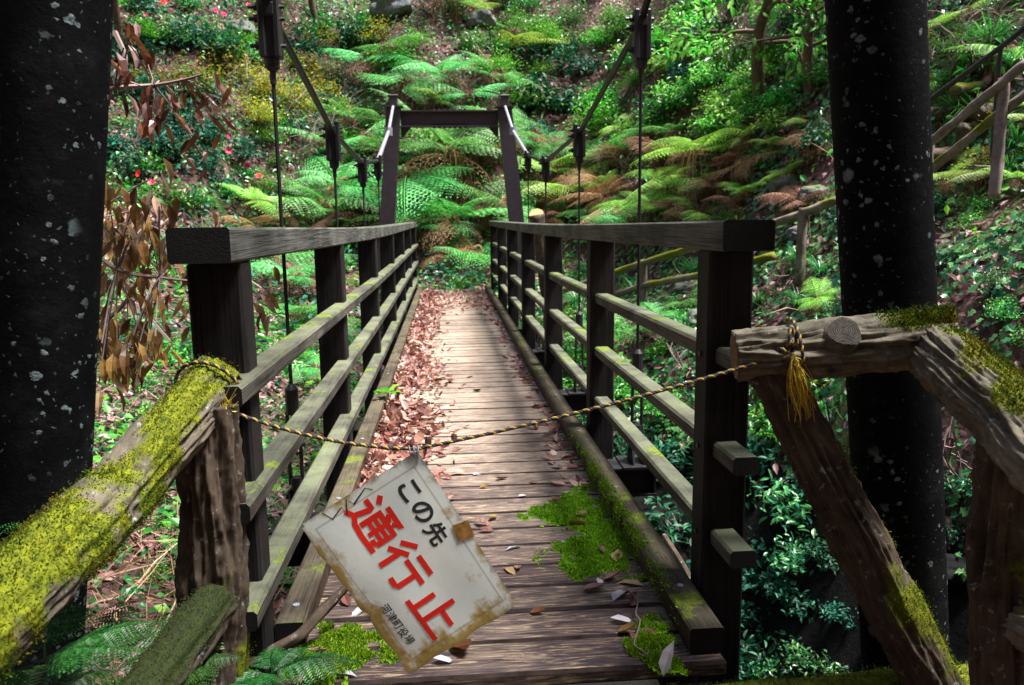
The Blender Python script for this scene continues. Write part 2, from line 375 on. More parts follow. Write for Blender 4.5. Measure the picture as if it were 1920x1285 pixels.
DIA = (np.array([[0, 0, 0], [.4, .5, 0], [1, 0, 0], [.4, -.5, 0]]), [(0, 3, 2, 1)])
LOBED = (np.array([[0, 0, 0], [.12, .5, .04], [.5, .26, .02], [.55, .62, .03], [.78, .2, 0], [1.05, 0, -.08], [.78, -.2, 0], [.55, -.62, .03], [.5, -.26, .02], [.12, -.5, .04]]),
         [(0, 2, 1), (0, 4, 2), (2, 4, 3), (0, 5, 4), (0, 6, 5), (0, 8, 6), (8, 7, 6), (0, 9, 8)])

# ------------------------------------------------------------------ terrain
def soft(v, k=.35): return np.where(v/k > 30, v, k*np.log1p(np.exp(np.minimum(v/k, 30))))
def sstep(a, b, v):
    t = np.clip((v-a)/(b-a), 0, 1); return t*t*(3-2*t)
def bumps(x, y):
    z = .5*np.sin(1.3*x+.7*y+1)*np.sin(.9*y-.5*x+2)+.28*np.sin(2.9*x-1.7*y)*np.sin(2.3*y+1.1*x+.6)
    return z+.16*np.sin(5.7*x+2.1*y+3)*np.sin(4.9*y-2.6*x)+.09*np.sin(11*x-5*y)*np.sin(9.7*y+6*x+1)
def smax(a, b, k=.18):
    h = np.clip(.5+.5*(a-b)/k, 0, 1); return b*(1-h)+a*h+k*h*(1-h)
def height(x, y):
    x = np.asarray(x, float); y = np.asarray(y, float)
    y0 = 14.2-2.2*soft(x-1.3)-.85*soft(-x-1.6)
    g = 2.2*sstep(.8, 1.9, x)+.85*sstep(1.0, 2.2, -x)
    s = (y-y0)/np.sqrt(1+g*g)
    zp = -.12-.22*sstep(1.0, 2.5, x)+.62*soft(np.minimum(x, 9)-2.7)+.10*soft(-x-3)
    far = zp+(.98)*soft(s-.55, .25)-(.5+1.1*sstep(.9, 2.4, x))*soft(-s-.95, .3)
    far = smax(far, np.minimum(zp, .6)+1.0*(y-15.6)+.25*np.sin(.8*x), .4)
    fl = np.interp(x, [-8, -4, -1.5, 0, 1.2, 2.6, 6], [.2, -.25, -.75, -1.4, -2.6, -4.2, -4.6])
    slope = np.interp(x, [-3, -1, .3, .8], [.45, .8, 2.0, 8.0])
    near = -.06-slope*soft(y-1.88, .05)+1.15*soft(-y-1.2, .3)  # last term: steep unseen bank behind the camera, added to block sky light
    z = smax(smax(far, near, .1), fl)
    amp = .30*sstep(.2, 2.5, s)+.16*sstep(2.2, 3.2, y)*(1-sstep(.2, 2.5, s))+.02
    amp = amp*(1-.85*sstep(-1.6, -.9, s)*(1-sstep(.4, 1.0, s))*(np.abs(x) < 1.6))
    return z+amp*bumps(x, y)
def normal(x, y, e=.06):
    n = np.stack([height(x-e, y)-height(x+e, y), height(x, y-e)-height(x, y+e), np.full(np.shape(x), 2*e)], -1)
    return n/np.linalg.norm(n, axis=-1)[..., None]
_T = np.concatenate([np.arange(2.0, 30, .02), np.arange(30, 60, .2)])
def hit(px, py, lift=0.0):
    """where the ray through a pixel meets the ground"""
    d = ROT @ np.array([(px-CX)/FPX, -(py-CY)/FPX, -1.0]); P = CAM+_T[:, None]*d
    b = P[:, 2] < height(P[:, 0], P[:, 1])+lift
    i = int(np.argmax(b)) if b.any() else len(_T)-1
    p = P[i].copy(); p[2] = float(height(p[0], p[1])); return p
def depth(p): return float((ROT.T @ (np.asarray(p)-CAM))[2]*-1)

def build_ground():
    xs = np.concatenate([np.arange(-60, -11, 2.0), np.arange(-11, 9, .11), np.arange(9, 62, 2.0)])
    ys = np.concatenate([np.arange(-45, -2, 1.5), np.arange(-2, 27, .11), np.arange(27, 72, 2.0)])
    X, Y = np.meshgrid(xs, ys); Z = height(X, Y); nx, ny = len(xs), len(ys)
    i = (np.arange(ny-1)[:, None]*nx+np.arange(nx-1)).ravel()
    mb = MB(); mb.add(np.stack([X, Y, Z], -1).reshape(-1, 3), np.stack([i, i+1, i+nx+1, i+nx], 1).tolist())
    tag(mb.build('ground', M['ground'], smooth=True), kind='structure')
build_ground()
mb = MB(); mb.add([[1.2, 1.5, -3.9], [9, 1.5, -3.9], [9, 9, -3.9], [1.2, 9, -3.9]], [(0, 1, 2, 3)])
tag(mb.build('water', M['water']), kind='structure')

# ------------------------------------------------------------------ the footbridge
YN, YF = 1.86, 13.25
def dz(y): return np.interp(y, [1.8, 3.5, 5.3, 7.0, 9.0, 13.2], [0, -.030, -.058, -.075, -.085, -.105])
bridge = thing('suspension_footbridge', 'narrow wooden suspension footbridge strewn with fallen leaves between dark timber railings', 'footbridge')
def build_deck():
    mb = MB(); y = YN; w = .168
    while y < YF:
        ww = w*random.uniform(.94, 1.06); a = random.uniform(-.004, .004)
        mb.box((random.uniform(-.006, .006), y+ww/2, float(dz(y+ww/2))-.022+random.uniform(-.002, .002)), (1.16, ww-.010, .044), _rz(a) @ _rx(random.uniform(-.010, .010)), .008); mb.mi[-20:] = [1]*20
        y += ww
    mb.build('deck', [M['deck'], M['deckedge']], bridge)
build_deck()
def strip(mb, x0, x1, zlo, zhi, ya, yb, step=.3, ch=.006):
    """a long timber that follows the sag of the deck"""
    ys = np.linspace(ya, yb, max(2, int((yb-ya)/step)))
    ring = [(x0+ch, zlo), (x1-ch, zlo), (x1, zlo+ch), (x1, zhi-ch), (x1-ch, zhi), (x0+ch, zhi), (x0, zhi-ch), (x0, zlo+ch)]
    V = [[x, y, float(dz(y))+z] for y in ys for x, z in ring]; k = len(ring)
    F = [(i*k+j, i*k+(j+1) % k, (i+1)*k+(j+1) % k, (i+1)*k+j) for i in range(len(ys)-1) for j in range(k)]
    F += [tuple(range(k))[::-1], tuple((len(ys)-1)*k+j for j in range(k))]
    mb.add(V, [f[::-1] for f in F])
PY = {-1: [1.96+1.86*i for i in range(7)], 1: [2.17+1.86*i for i in range(7)]}
for sx in (-1, 1):
    mb = MB(); xa, xb = (.492, .585) if sx > 0 else (-.605, -.525)
    strip(mb, xa, xb, .001, .072, 1.90 if sx > 0 else 2.05, YF-.05)
    k = mb.build('kerb', M['kerb'], bridge)
    if sx > 0:
        nn_ = 9000; yy = 2.95+.42*rng.normal(size=nn_); xx = xa-.006+np.abs(rng.normal(size=nn_))*.022; tp_ = xx > xa+.002; keep_ = (xx < xb) & (yy > 2.0) & (np.sin(yy*23)+np.sin(yy*41+xx*90) > -.7)
        P_ = np.stack([xx, yy, dz(yy)+np.where(tp_, .070, rng.random(nn_)*.07)], 1)[keep_]; L_ = rng.uniform(.005, .012, len(P_)); mb = MB(); mb.inst(*KITE, P_, unit(len(P_))+[-.4, 0, .8], unit(len(P_)), L_, L_*.45); mb.build('moss', M['mossbright'], k)
    for i in range(13):
        yb = 2.15+i*.9; mb = MB()
        mb.tube([[(xa+xb)/2, yb, float(dz(yb))+.070], [(xa+xb)/2, yb, float(dz(yb))+.076]], .010, 8); mb.build('bolt', M['galv'], k)
    mb = MB(); strip(mb, sx*.50-.05, sx*.50+.05, -.17, -.048, 2.0, YF-.1); mb.build('stringer', M['steel'], bridge)
    rl = bpy.data.objects.new('railing', None); COL.objects.link(rl); rl.parent = bridge
    hx = .672*sx
    for y in PY[sx]:
        mb = MB(); zt = float(dz(y))+1.045; zb = float(dz(y))-.28
        mb.box((hx, y+.055, (zt+zb)/2), (.128, .11, zt-zb), None, .007); mb.build('post', M['post'], rl)
    mb = MB(); ya = 1.86 if sx < 0 else 2.05
    strip(mb, hx-.070, hx+.070, 1.047, 1.128, ya, PY[sx][-1]+.2); mb.build('handrail', M['handrail'], rl)
    for y in PY[sx]:
        for zr in (.21, .475, .75):
            yb = y+.055; mb = MB(); mb.tube([[hx-.0655*sx, yb, float(dz(yb))+zr], [hx-.0695*sx, yb, float(dz(yb))+zr]], .008, 8); mb.build('bolt', M['cable'], rl)
    for zr in (.235, .50, .775):
        mb = MB(); strip(mb, hx-.012-.028*sx-.0, hx+.062-.028*sx, zr-.05, zr, PY[sx][0]-.165, PY[sx][-1]+.15, ch=.008); mb.build('rail', M['rail'], rl)

# hangers, their clamps on the cable, brackets and crossbeams
CABZ = 1.06
def clamp(mb, p, s=1.0):
    p = np.asarray(p, float)
    for dx in (-.026, .026): mb.box(p+[dx*s, 0, -.05*s], (.026*s, .07*s, .22*s), None, .006)
    mb.box(p+[0, 0, -.09*s], (.04*s, .05*s, .15*s), None, .004); mb.box(p+[0, 0, -.175*s], (.05*s, .05*s, .06*s), None, .012)
    mb.box(p+[0, 0, .01*s], (.052*s, .075*s, .055*s), None, .008)
    for k, zz in enumerate((.022, -.02, -.115)):
        mb.tube([p+[-.075*s, 0, zz*s], p+[.055*s, 0, zz*s]], .008*s, 6); mb.tube([p+[-.055*s, 0, zz*s], p+[-.034*s, 0, zz*s]], .016*s, 6)
    mb.tube([p+[0, 0, -.15*s], p+[0, 0, -.25*s]], .012*s, 6)
HX = .80
NEARLEG = {1: (at(1640, 0, 2.05), at(1697, 1250, 2.05)), -1: (at(97, 0, 1.86), at(65, 930, 1.86))}
FARLEG = {1: (at(946, 205, 12.7), at(968, 415, 12.7)), -1: (at(738, 205, 12.7), at(727, 415, 12.7))}
clampspots = {1: [(1203, 45), (1086, 250), (1023, 303), (990, 292)], -1: [(505, 25), (624, 248), (679, 306), (708, 302)]}
hangY = {1: [], -1: []}
for sx in (-1, 1):
    pts = []
    hx = HX*sx if sx > 0 else -.74
    for i, (px, py) in enumerate(clampspots[sx]):
        p = atx(px, py, hx); p[0] = hx; pts.append(p); hangY[sx].append(p[1])
    ft = FARLEG[sx][0]+np.array([0, -.14, .02]); mid = (pts[-1]*.42+ft*.58)+np.array([0, 0, -.10])
    nl = NEARLEG[sx]; d = nl[0]-nl[1]; d /= d[2]; top = nl[0]+d*(3.15-nl[0][2])
    cable = thing('main_cable', 'black main cable sagging between the towers above the %s railing' % ('right' if sx > 0 else 'left'), 'cable', group='main cables of the bridge')
    path = [top, pts[0]+np.array([0, 0, .01])]+pts[1:]
    mb = MB(); fine = []
    for a, b in zip(path[:-1], path[1:]): fine += [a*(1-t)+b*t-np.array([0, 0, .0]) for t in np.linspace(0, 1, 9)[:-1]]
    fine.append(path[-1]); mb.tube(fine, .0165, 8); mb.build('strand', M['cable'], cable, True)
    mb = MB(); mb.tube([pts[-1], mid, ft], .021, 8); mb.tube([mid+[0, 0, .05], mid-[0, 0, .05]], .05, 8); mb.build('end_rod', M['galv'], cable)
    for i, p in enumerate(pts):
        y = p[1]; zb = float(dz(y))-.06
        hg = thing('hanger', 'thin hanger rod, %s from the near end of the %s railing' % (('first', 'second', 'third', 'fourth')[i], 'right' if sx > 0 else 'left'), 'hanger', group='hangers of the bridge')
        mb = MB(); clamp(mb, p, 1.0 if i < 2 else .9); mb.build('cable_clamp', M['steel'] if i < 1 else M['cable'], hg)
        mb = MB(); mb.tube([p-[0, 0, .2], [hx, y, zb+.55]], .0075, 6); mb.build('rod', M['cable'], hg)
        mb = MB(); mb.tube([[hx, y, zb+.58], [hx, y, zb+.56], [hx, y, zb+.46]], [.012, .026, .026], 10)
        for dx in (-.022, .022): mb.tube([[hx+dx, y, zb+.47], [hx+dx*1.1, y, zb+.17]], .008, 6)
        mb.tube([[hx, y, zb+.20], [hx, y, zb+.12]], .024, 10); mb.build('turnbuckle', M['steel'], hg)
        mb = MB()
        for dx in (-.028, .028):
            V = [[hx+dx-.004, y-.075, zb], [hx+dx-.004, y+.075, zb], [hx+dx-.004, y+.02, zb+.15], [hx+dx-.004, y-.02, zb+.15]]
            V += [[v[0]+.008, v[1], v[2]] for v in V]
            mb.add(V, [(0, 1, 2, 3), (7, 6, 5, 4), (0, 4, 5, 1), (1, 5, 6, 2), (2, 6, 7, 3), (3, 7, 4, 0)])
        mb.tube([[hx-.045, y, zb+.12], [hx+.045, y, zb+.12]], .012, 8)
        mb.box((hx, y, zb+.006), (.17, .2, .012)); mb.build('bracket', M['steel'], hg)
for i in range(4):
    y = (hangY[1][i]+hangY[-1][i])/2
    for sx in (-1, 1):
        yy = hangY[sx][i]; z = float(dz(yy))-.13; xe = (HX if sx > 0 else .74)+.085
        mb = MB(); mb.box((sx*xe/2+sx*.01, yy, z+.067), (xe+.02, .16, .010)); mb.box((sx*xe/2, yy, z-.005), (xe, .05, .12)); mb.box((sx*xe/2, yy, z-.072), (xe+.0, .14, .012))
        mb.box((sx*(xe-.006), yy, z), (.008, .13, .13)); mb.build('crossbeam', M['steel'], bridge)

# towers
def frame_leg(mb, a, b, r, seg=40): mb.tube([b+(a-b)*t for t in np.linspace(0, 1, 12)], r, seg)
near = thing('bridge_tower', 'thick round black columns spotted with pale lichen at the near bridge end', 'bridge tower')
tops = {}
for sx in (-1, 1):
    a, b = NEARLEG[sx]; d = (a-b)/(a-b)[2]; top = a+d*(3.35-a[2]); bot = b+d*(-2.4-b[2]) if sx > 0 else b+d*(-.6-b[2])
    tops[sx] = a+d*(3.0-a[2]); mb = MB(); frame_leg(mb, top, bot, .117); mb.build('column', M['column'], near, True)
mb = MB(); ax = (tops[1]-tops[-1]); c = (tops[1]+tops[-1])/2; an = math.atan2(ax[1], ax[0]); L = np.linalg.norm(ax)-.2
for zz, hh, ww in ((0, .22, .02), (.11, .016, .16), (-.11, .016, .16)): mb.box(c+[0, 0, zz], (L, ww, hh), _rz(an))
mb.build('crossbeam', M['steel'], near)
far = thing('bridge_tower', 'splayed brown steel portal frame standing at the far end of the bridge', 'bridge tower')
for sx in (-1, 1):
    a, b = FARLEG[sx]; d = (a-b)/(a-b)[2]; top = a+d*.02; bot = b+d*(-1.0-b[2])
    mb = MB(); mid = [bot+(top-bot)*t for t in (0, 1)]
    u = np.array([1.0, 0, 0])
    for k in range(1):
        V = []
        for p, w in ((bot, .125), (top, .105)):
            for dx, dy in ((-1, -1), (1, -1), (1, 1), (-1, 1)): V.append(p+[dx*w, dy*.11, 0])
        mb.add(V, [(0, 1, 5, 4), (1, 2, 6, 5), (2, 3, 7, 6), (3, 0, 4, 7), (4, 5, 6, 7)])
    leg = mb.build('leg', M['tower_far'], far)
    mb = MB(); mb.box(top+[0, 0, .008], (.29, .30, .016)); mb.box(top+[0, 0, .09], (.13, .2, .14), None, .01)
    mb.box(top+[0, -.06, .17], (.16, .1, .03), None, .01); mb.build('saddle', M['tower_far'], leg)
    mb = MB(); p = (FARLEG[-sx][0]-a); p = p/np.linalg.norm(p)
    q = a+p*.1+np.array([0, 0, -.27]); V = []
    for yy in (-.012, .012): V += [q+[0, yy, 0], q+p*.16+[0, yy, 0], q+[0, yy, -.18]]
    mb.add(V, [(0, 1, 2), (5, 4, 3), (0, 3, 4, 1), (1, 4, 5, 2), (2, 5, 3, 0)]); mb.build('gusset', M['tower_far'], far)
ct = (FARLEG[1][0]+FARLEG[-1][0])/2; L = np.linalg.norm(FARLEG[1][0]-FARLEG[-1][0])-.2
mb = MB()
mb.box(ct+[0, 0, -.145], (L, .02, .21)); mb.box(ct+[0, 0, -.032], (L, .17, .02)); mb.box(ct+[0, 0, -.258], (L, .17, .02))
for i in range(7):
    for zz in (-.012, -.21, -.278): mb.tube([ct+[-.24+i*.08, -.03, zz-.01], ct+[-.24+i*.08, -.03, zz+.012]], .022, 6)
mb.box(ct+[0, -.014, -.145], (.55, .01, .16)); mb.build('crossbeam', M['tower_far'], far)

# ------------------------------------------------------------------ log fences at the near end
def log_mesh(P, rad, nu=72, nv=150, ridge=.012, mossf=None, seed=0, wob=.008, ang_scale=3.2, len_scale=4.2, knots=()):
    P = np.asarray(P, float); tt = np.linspace(0, 1, len(P)); t = np.linspace(0, 1, nv)
    C = np.stack([np.interp(t, tt, P[:, k]) for k in range(3)], 1); rr = np.interp(t, tt, np.broadcast_to(rad, (len(P),)))
    for _ in range(int(nv*.03)+1): C[1:-1] = (C[:-2]+C[1:-1]*2+C[2:])/4
    seglen = np.concatenate([[0], np.cumsum(np.linalg.norm(np.diff(C, axis=0), axis=1))])
    T = np.gradient(C, axis=0); T /= np.linalg.norm(T, axis=1)[:, None]
    u = np.cross(T[0], [0, 0, 1.0]); u = u/np.linalg.norm(u) if np.linalg.norm(u) > .05 else np.array([1.0, 0, 0])
    V = []; att = []; NN = []
    for i in range(nv):
        u = u-T[i]*np.dot(u, T[i]); u /= np.linalg.norm(u); w = np.cross(T[i], u)
        for j in range(nu):
            a = 2*math.pi*j/nu; dr = math.cos(a)*u+math.sin(a)*w
            q = (math.cos(a)*ang_scale+seed*7, math.sin(a)*ang_scale, seglen[i]*len_scale)
            h = 1.0-2.6*abs(mnoise.noise(q))-.9*abs(mnoise.noise((q[0]*2.3, q[1]*2.3, q[2]*2.1)))-.6*abs(mnoise.noise((q[0]*4.5, q[1]*4.5, q[2]*5)))
            lo = mnoise.noise((dr[0]*1.3+seed*3, dr[1]*1.3, seglen[i]*6+seed))
            m = 0.0 if mossf is None else mossf(C[i]+dr*rr[i], dr, t[i])
            bulge = sum(kh*math.exp(-((seglen[i]-ks)/kw)**2)*max(0, math.cos(a-ka))**4 for ks, ka, kw, kh in knots)
            V.append(C[i]+dr*(rr[i]+ridge*h*(1-.6*m)+wob*lo+bulge+.004*m)); att.append(m); NN.append(dr)
    F = [(i*nu+j, i*nu+(j+1) % nu, (i+1)*nu+(j+1) % nu, (i+1)*nu+j) for i in range(nv-1) for j in range(nu)]
    F += [tuple(range(nu))[::-1], tuple((nv-1)*nu+j for j in range(nu))]
    mb = MB(); mb.add(np.array(V), F); return mb, np.array(att), np.array(V), np.array(NN), T

def moss_tufts(V, NN, att, n, hmin, hmax, mat, parent, name='moss', w=.35):
    p = np.clip(att, 0, 1)**1.5
    if p.sum() <= 0: return
    i = rng.choice(len(V), n, p=p/p.sum()); P = V[i]+rng.normal(size=(n, 3))*.006
    A = NN[i]+unit(n)*.85; Lh = rng.uniform(hmin, hmax, n)
    mb = MB(); mb.inst(*KITE, P-NN[i]*.003, A, unit(n), Lh, Lh*w); mb.build(name, mat, parent)

def cut_face(C, T, r, mat, parent, name='cut_face', n=40):
    T = np.asarray(T, float)/np.linalg.norm(T); u = np.cross(T, [0, 0, 1.0]); u = u/np.linalg.norm(u) if np.linalg.norm(u) > .05 else np.array([1.0, 0, 0]); w = np.cross(T, u)
    V = [np.asarray(C)+T*.004]; 
    for j in range(n):
        a = 2*math.pi*j/n; V.append(C+T*.002+(math.cos(a)*u+math.sin(a)*w)*r*(1+.04*math.sin(3*a+1)+.02*math.sin(7*a)))
    mb = MB(); mb.add(V, [(0, 1+j, 1+(j+1) % n) for j in range(n)]); return mb.build(name, mat, parent)

def nz(p, s, seed=0): return mnoise.fractal((p[0]*s+seed, p[1]*s, p[2]*s), 1.0, 2.0, 4)

# mossy rail and its posts, left of the bridge
lf = thing('log_fence', 'log fence thickly covered in yellow green moss left of the bridge entrance', 'fence')
def lm(p, d, t):
    cover = d[2]*.75+.12*d[0]+nz(p, 8, 1)*1.35+(t-.20)*1.6+.07+.14*d[0]
    return float(np.clip((cover-.35)*3.0, 0, 1))
A0, A1, A2 = at(408, 712, 1.88), at(212, 938, 1.52), at(0, 1136, 1.18)
A3 = A2+(A2-A1)*1.3
mb, att, V, NN, T = log_mesh([A0, A1, A2, A3], [.060, .062, .064, .066], 120, 300, .012, lm, 1, .010)
rail = mb.build('top_rail', M['bark'], lf, True, att)
moss_tufts(V, NN, att, 60000, .002, .006, M['mossblade'], rail, w=.5)
cut_face(A0, A0-A1, .060, M['cut_grey'], rail)
def pm(p, d, t): return float(np.clip((nz(p, 7, 4)*1.2-.1+(t-.75)*1.6)*2.0, 0, .9))
B0, B1 = at(388, 790, 1.80), at(400, 1330, 1.80)
mb, att, V, NN, T = log_mesh([B0+[0, 0, .04], B0*.5+B1*.5+[.012, 0, 0], B1], [.062, .066, .072], 110, 190, .015, pm, 2, .007, knots=((.42, 3.0, .06, .012),))
pst = mb.build('post', M['bark_red'], lf, True, att); moss_tufts(V, NN, att, 2500, .003, .008, M['mossblade'], pst)
B0, B1 = at(405, 1130, 1.74), at(240, 1350, 1.42)
def l2(p, d, t): return float(np.clip((d[2]*1.1-.2*d[0]+nz(p, 8, 9)*.6+.15)*2.2, 0, 1))
mb, att, V, NN, T = log_mesh([B0, B1], [.046, .05], 64, 110, .012, l2, 3)
lo = mb.build('lower_rail', M['bark_shade'], lf, True, att); moss_tufts(V, NN, att, 9000, .002, .005, M['shademoss'], lo, w=.5)

rf = thing('log_fence', 'knotty bent log fence with furrowed bark right of the bridge entrance', 'fence')
def rm(p, d, t): return float(np.clip((d[2]*1.0+nz(p, 7, 3)*.9-.98+max(0, t-.55)*1.1)*3, 0, 1))
C0, C1, C2 = at(1378, 668, 1.84), at(1570, 652, 1.80), at(1765, 636, 1.74)
mb, att, V, NN, T = log_mesh([C0, C1, C2+(C2-C1)*.10], [.054, .062, .062], 120, 240, .012, rm, 5, .010)
rail = mb.build('top_rail', M['bark_grey'], rf, True, att); moss_tufts(V, NN, att, 5000, .004, .010, M['mossblade'], rail)
cut_face(C0, C0-C1, .053, M['cut'], rail)
kp = at(1583, 622, 1.745); kd = np.array([-.15, -.75, .62])
mb = MB(); mb.tube([kp-kd*.05, kp-kd*.012, kp], [.050, .043, .036], 24); mb.build('knot', M['bark_grey'], rail, True)
cut_face(kp, kd, .036, M['cut_grey'], rail, 'knot_face')
D0, D1, D2 = at(1745, 650, 1.745), at(1900, 790, 1.42), at(2080, 980, 1.10)
def rm2(p, d, t): return float(np.clip((d[2]*1.3+.35*d[0]+nz(p, 8, 6)*1.0-.75)*3, 0, 1))
mb, att, V, NN, T = log_mesh([D0, D1, D2], [.060, .064, .066], 128, 220, .013, rm2, 6, .010, ang_scale=3.6)
r2 = mb.build('sloping_rail', M['bark_grey'], rf, True, att); moss_tufts(V, NN, att, 14000, .004, .010, M['mossblade'], r2)
E0, E1 = at(1442, 690, 1.85), atz(1760, 1310, -.05)
def bm(p, d, t): return float(np.clip((.7*d[0]+.3*d[2]+nz(p, 6, 8)*1.0-.55+t*.5)*2.4, 0, .95))
mb, att, V, NN, T = log_mesh([E0, E0*.5+E1*.5+[.006, 0, 0], E1], [.052, .060, .064], 120, 240, .012, bm, 7, .010)
br = mb.build('leaning_post', M['bark_red'], rf, True, att); moss_tufts(V, NN, att, 7000, .003, .009, M['mossblade'], br)
F0, F1 = at(1905, 800, 1.46), at(1888, 1330, 1.50)
mb, att, V, NN, T = log_mesh([F0, F0*.55+F1*.45+[-.012, 0, 0], F1], [.062, .064, .066], 120, 220, .012, bm, 8, .008, knots=((.24, 0.3, .05, .03),))
ps = mb.build('post', M['bark_red'], rf, True, att); moss_tufts(V, NN, att, 4000, .003, .009, M['mossblade'], ps)
G0, G1 = at(1915, 1170, 1.45), at(2060, 1230, 1.2)
mb, att, V, NN, T = log_mesh([G0, G1], [.046, .05], 60, 60, .010, rm2, 9); mb.build('lower_rail', M['bark_grey'], rf, True, att)

# mossy sill timber at the bridge entrance
def sm(p, d, t): return float(np.clip((d[2]*1.2+nz(p, 5, 2)*.7+.1)*2, 0, 1))
S0, S1 = np.array([.10, 1.77, -.085]), np.array([1.75, 1.80, -.070])
mb, att, V, NN, T = log_mesh([S0, S0*.5+S1*.5, S1], [.055, .055, .06], 48, 160, .008, sm, 11)
sill = mb.build('sill_log', M['bark_red'], None, True, att)
tag(sill, 'low mossy log lying on the ground across the bridge entrance', 'log'); moss_tufts(V, NN, att, 16000, .003, .009, M['shademoss'], sill)

# ------------------------------------------------------------------ rope
rope = thing('rope', 'black and yellow twisted rope tied across the bridge entrance between two log rails', 'rope')
def smooth_path(pts, n=400):
    P = [np.asarray(p, float) for p in pts]; P = [P[0]*2-P[1]]+P+[P[-1]*2-P[-2]]; out = []
    m = max(4, n//(len(P)-3))
    for a, b, c, d in zip(P[:-3], P[1:-2], P[2:-1], P[3:]):
        for t in np.linspace(0, 1, m, endpoint=False):
            out.append(.5*((2*b)+(-a+c)*t+(2*a-5*b+4*c-d)*t*t+(-a+3*b-3*c+d)*t**3))
    out.append(P[-2]); return np.array(out)
def twisted(pts, r=.0022, pitch=.025, n=500):
    C = smooth_path(pts, n); sl = np.concatenate([[0], np.cumsum(np.linalg.norm(np.diff(C, axis=0), axis=1))])
    m = int(sl[-1]/.0028); s = np.linspace(0, sl[-1], m); C = np.stack([np.interp(s, sl, C[:, k]) for k in range(3)], 1)
    T = np.gradient(C, axis=0); T /= np.linalg.norm(T, axis=1)[:, None]
    u = np.cross(T[0], [0.1, 0.2, 1.0]); u /= np.linalg.norm(u); U = []
    for i in range(m):
        u = u-T[i]*np.dot(u, T[i]); u /= np.linalg.norm(u); U.append(u)
    U = np.array(U); W = np.cross(T, U); out = []
    for k in range(3):
        a = 2*math.pi*s/pitch+k*2*math.pi/3; out.append(C+r*(np.cos(a)[:, None]*U+np.sin(a)[:, None]*W))
    return out, C
K0 = at(424, 768, 1.80)                                  # knot on the left rail
SG = at(768, 842, 1.80)                                  # where the sign hangs
SG2 = at(800, 838, 1.80)
K1 = at(1472, 664, 1.775)                                # knot on the right rail
axl = (A0-A1)/np.linalg.norm(A0-A1)
def ring(center, axis, r, a0, a1, n=14, drift=0.0):
    axis = axis/np.linalg.norm(axis); u = np.cross(axis, [0, 0, 1.0]); u /= np.linalg.norm(u); w = np.cross(axis, u)
    return [center+axis*drift*t+r*(math.cos(a0+(a1-a0)*t)*u+math.sin(a0+(a1-a0)*t)*w) for t in np.linspace(0, 1, n)]
cl = A0+(A1-A0)*.16
loopL = ring(cl, axl, .076, 0.0, 2*math.pi*1.0, 20, .03)
sagl = [K0*(1-t)+SG*t-np.array([0, 0, .020*4*t*(1-t)]) for t in (.25, .5, .75)]
sagr = [SG2*(1-t)+K1*t-np.array([0, 0, .012*4*t*(1-t)]) for t in (.2, .4, .6, .8)]
main = [K0+np.array([-.02, .0, .02]), K0]+sagl+[SG, SG2]+sagr+[K1]
cr = C0+(C1-C0)*.50; axr = (C1-C0)
loopR = ring(cr, axr, .078, 0.2, 0.2+2*math.pi*1.0, 20, .02)
def knot(c, r, seed):
    t = np.linspace(0, 2*math.pi, 26); rr = random.Random(seed); ph = rr.random()*6
    return [c+r*np.array([(math.sin(q)+1.2*math.sin(2*q+ph))*.6, -.3-.5*math.sin(3*q), (math.cos(q)-1.0*math.cos(2*q+ph))*.6]) for q in t]
STR = {0: MB(), 1: MB()}
for pts in (main, loopL, loopR, knot(K0, .013, 1), knot(K1, .016, 2), [K1, K1+np.array([.004, -.012, .03]), K1+np.array([.008, .0, .062])], [K1+np.array([.012, 0, 0]), K1+np.array([.02, -.012, .03]), K1+np.array([.016, .0, .06])]):
    ss, C = twisted(pts)
    for k, q in enumerate(ss): STR[0 if k == 0 else 1].tube(q[::2], (.0030 if k == 0 else .0026), 6)
ny = NT('yellow_rope_fibre'); M['ropey'] = ny.bsdf(ny.ramp(ny.noise(ny.coord(), 120, 4), [(.3, (.20, .11, .012)), (.7, (.45, .30, .03))]), .7, trans=0)
M['ropek'] = plain('black_rope_fibre', (.012, .012, .02), .7)
STR[0].build('yellow_strand', M['ropey'], rope, True); STR[1].build('black_strands', M['ropek'], rope, True)
mb = MB()
tb = K1+np.array([.012, -.02, -.005])
for i in range(85):
    th = rng.normal(size=3); end = at(1508+rng.normal()*13, 772+rng.normal()*16-abs(rng.normal())*14, 1.775-.01*rng.random())
    midp = tb*.5+end*.5+np.array([.010*th[0]-.008, .006*th[1]-.012, .012*th[2]+.012])
    q = smooth_path([tb+rng.normal(size=3)*.003, midp, end], 12); mb.tube(q, .0008, 3, cap=False)
M['tassel'] = leaf_mat('frayed_fibre', [(.42, .27, .02), (.62, .45, .04), (.72, .55, .10)], .6, .2)
mb.build('frayed_end', M['tassel'], rope); mb = MB()
for i in range(50):
    b = K0+np.array([.0, -.015, .0]); e = b+np.array([.012+rng.normal()*.012, -.01, rng.normal()*.018+.012]); mb.tube([b, (b+e)/2+rng.normal(size=3)*.004, e], .0009, 3, cap=False)
mb.build('frayed_end', M['tassel'], rope)

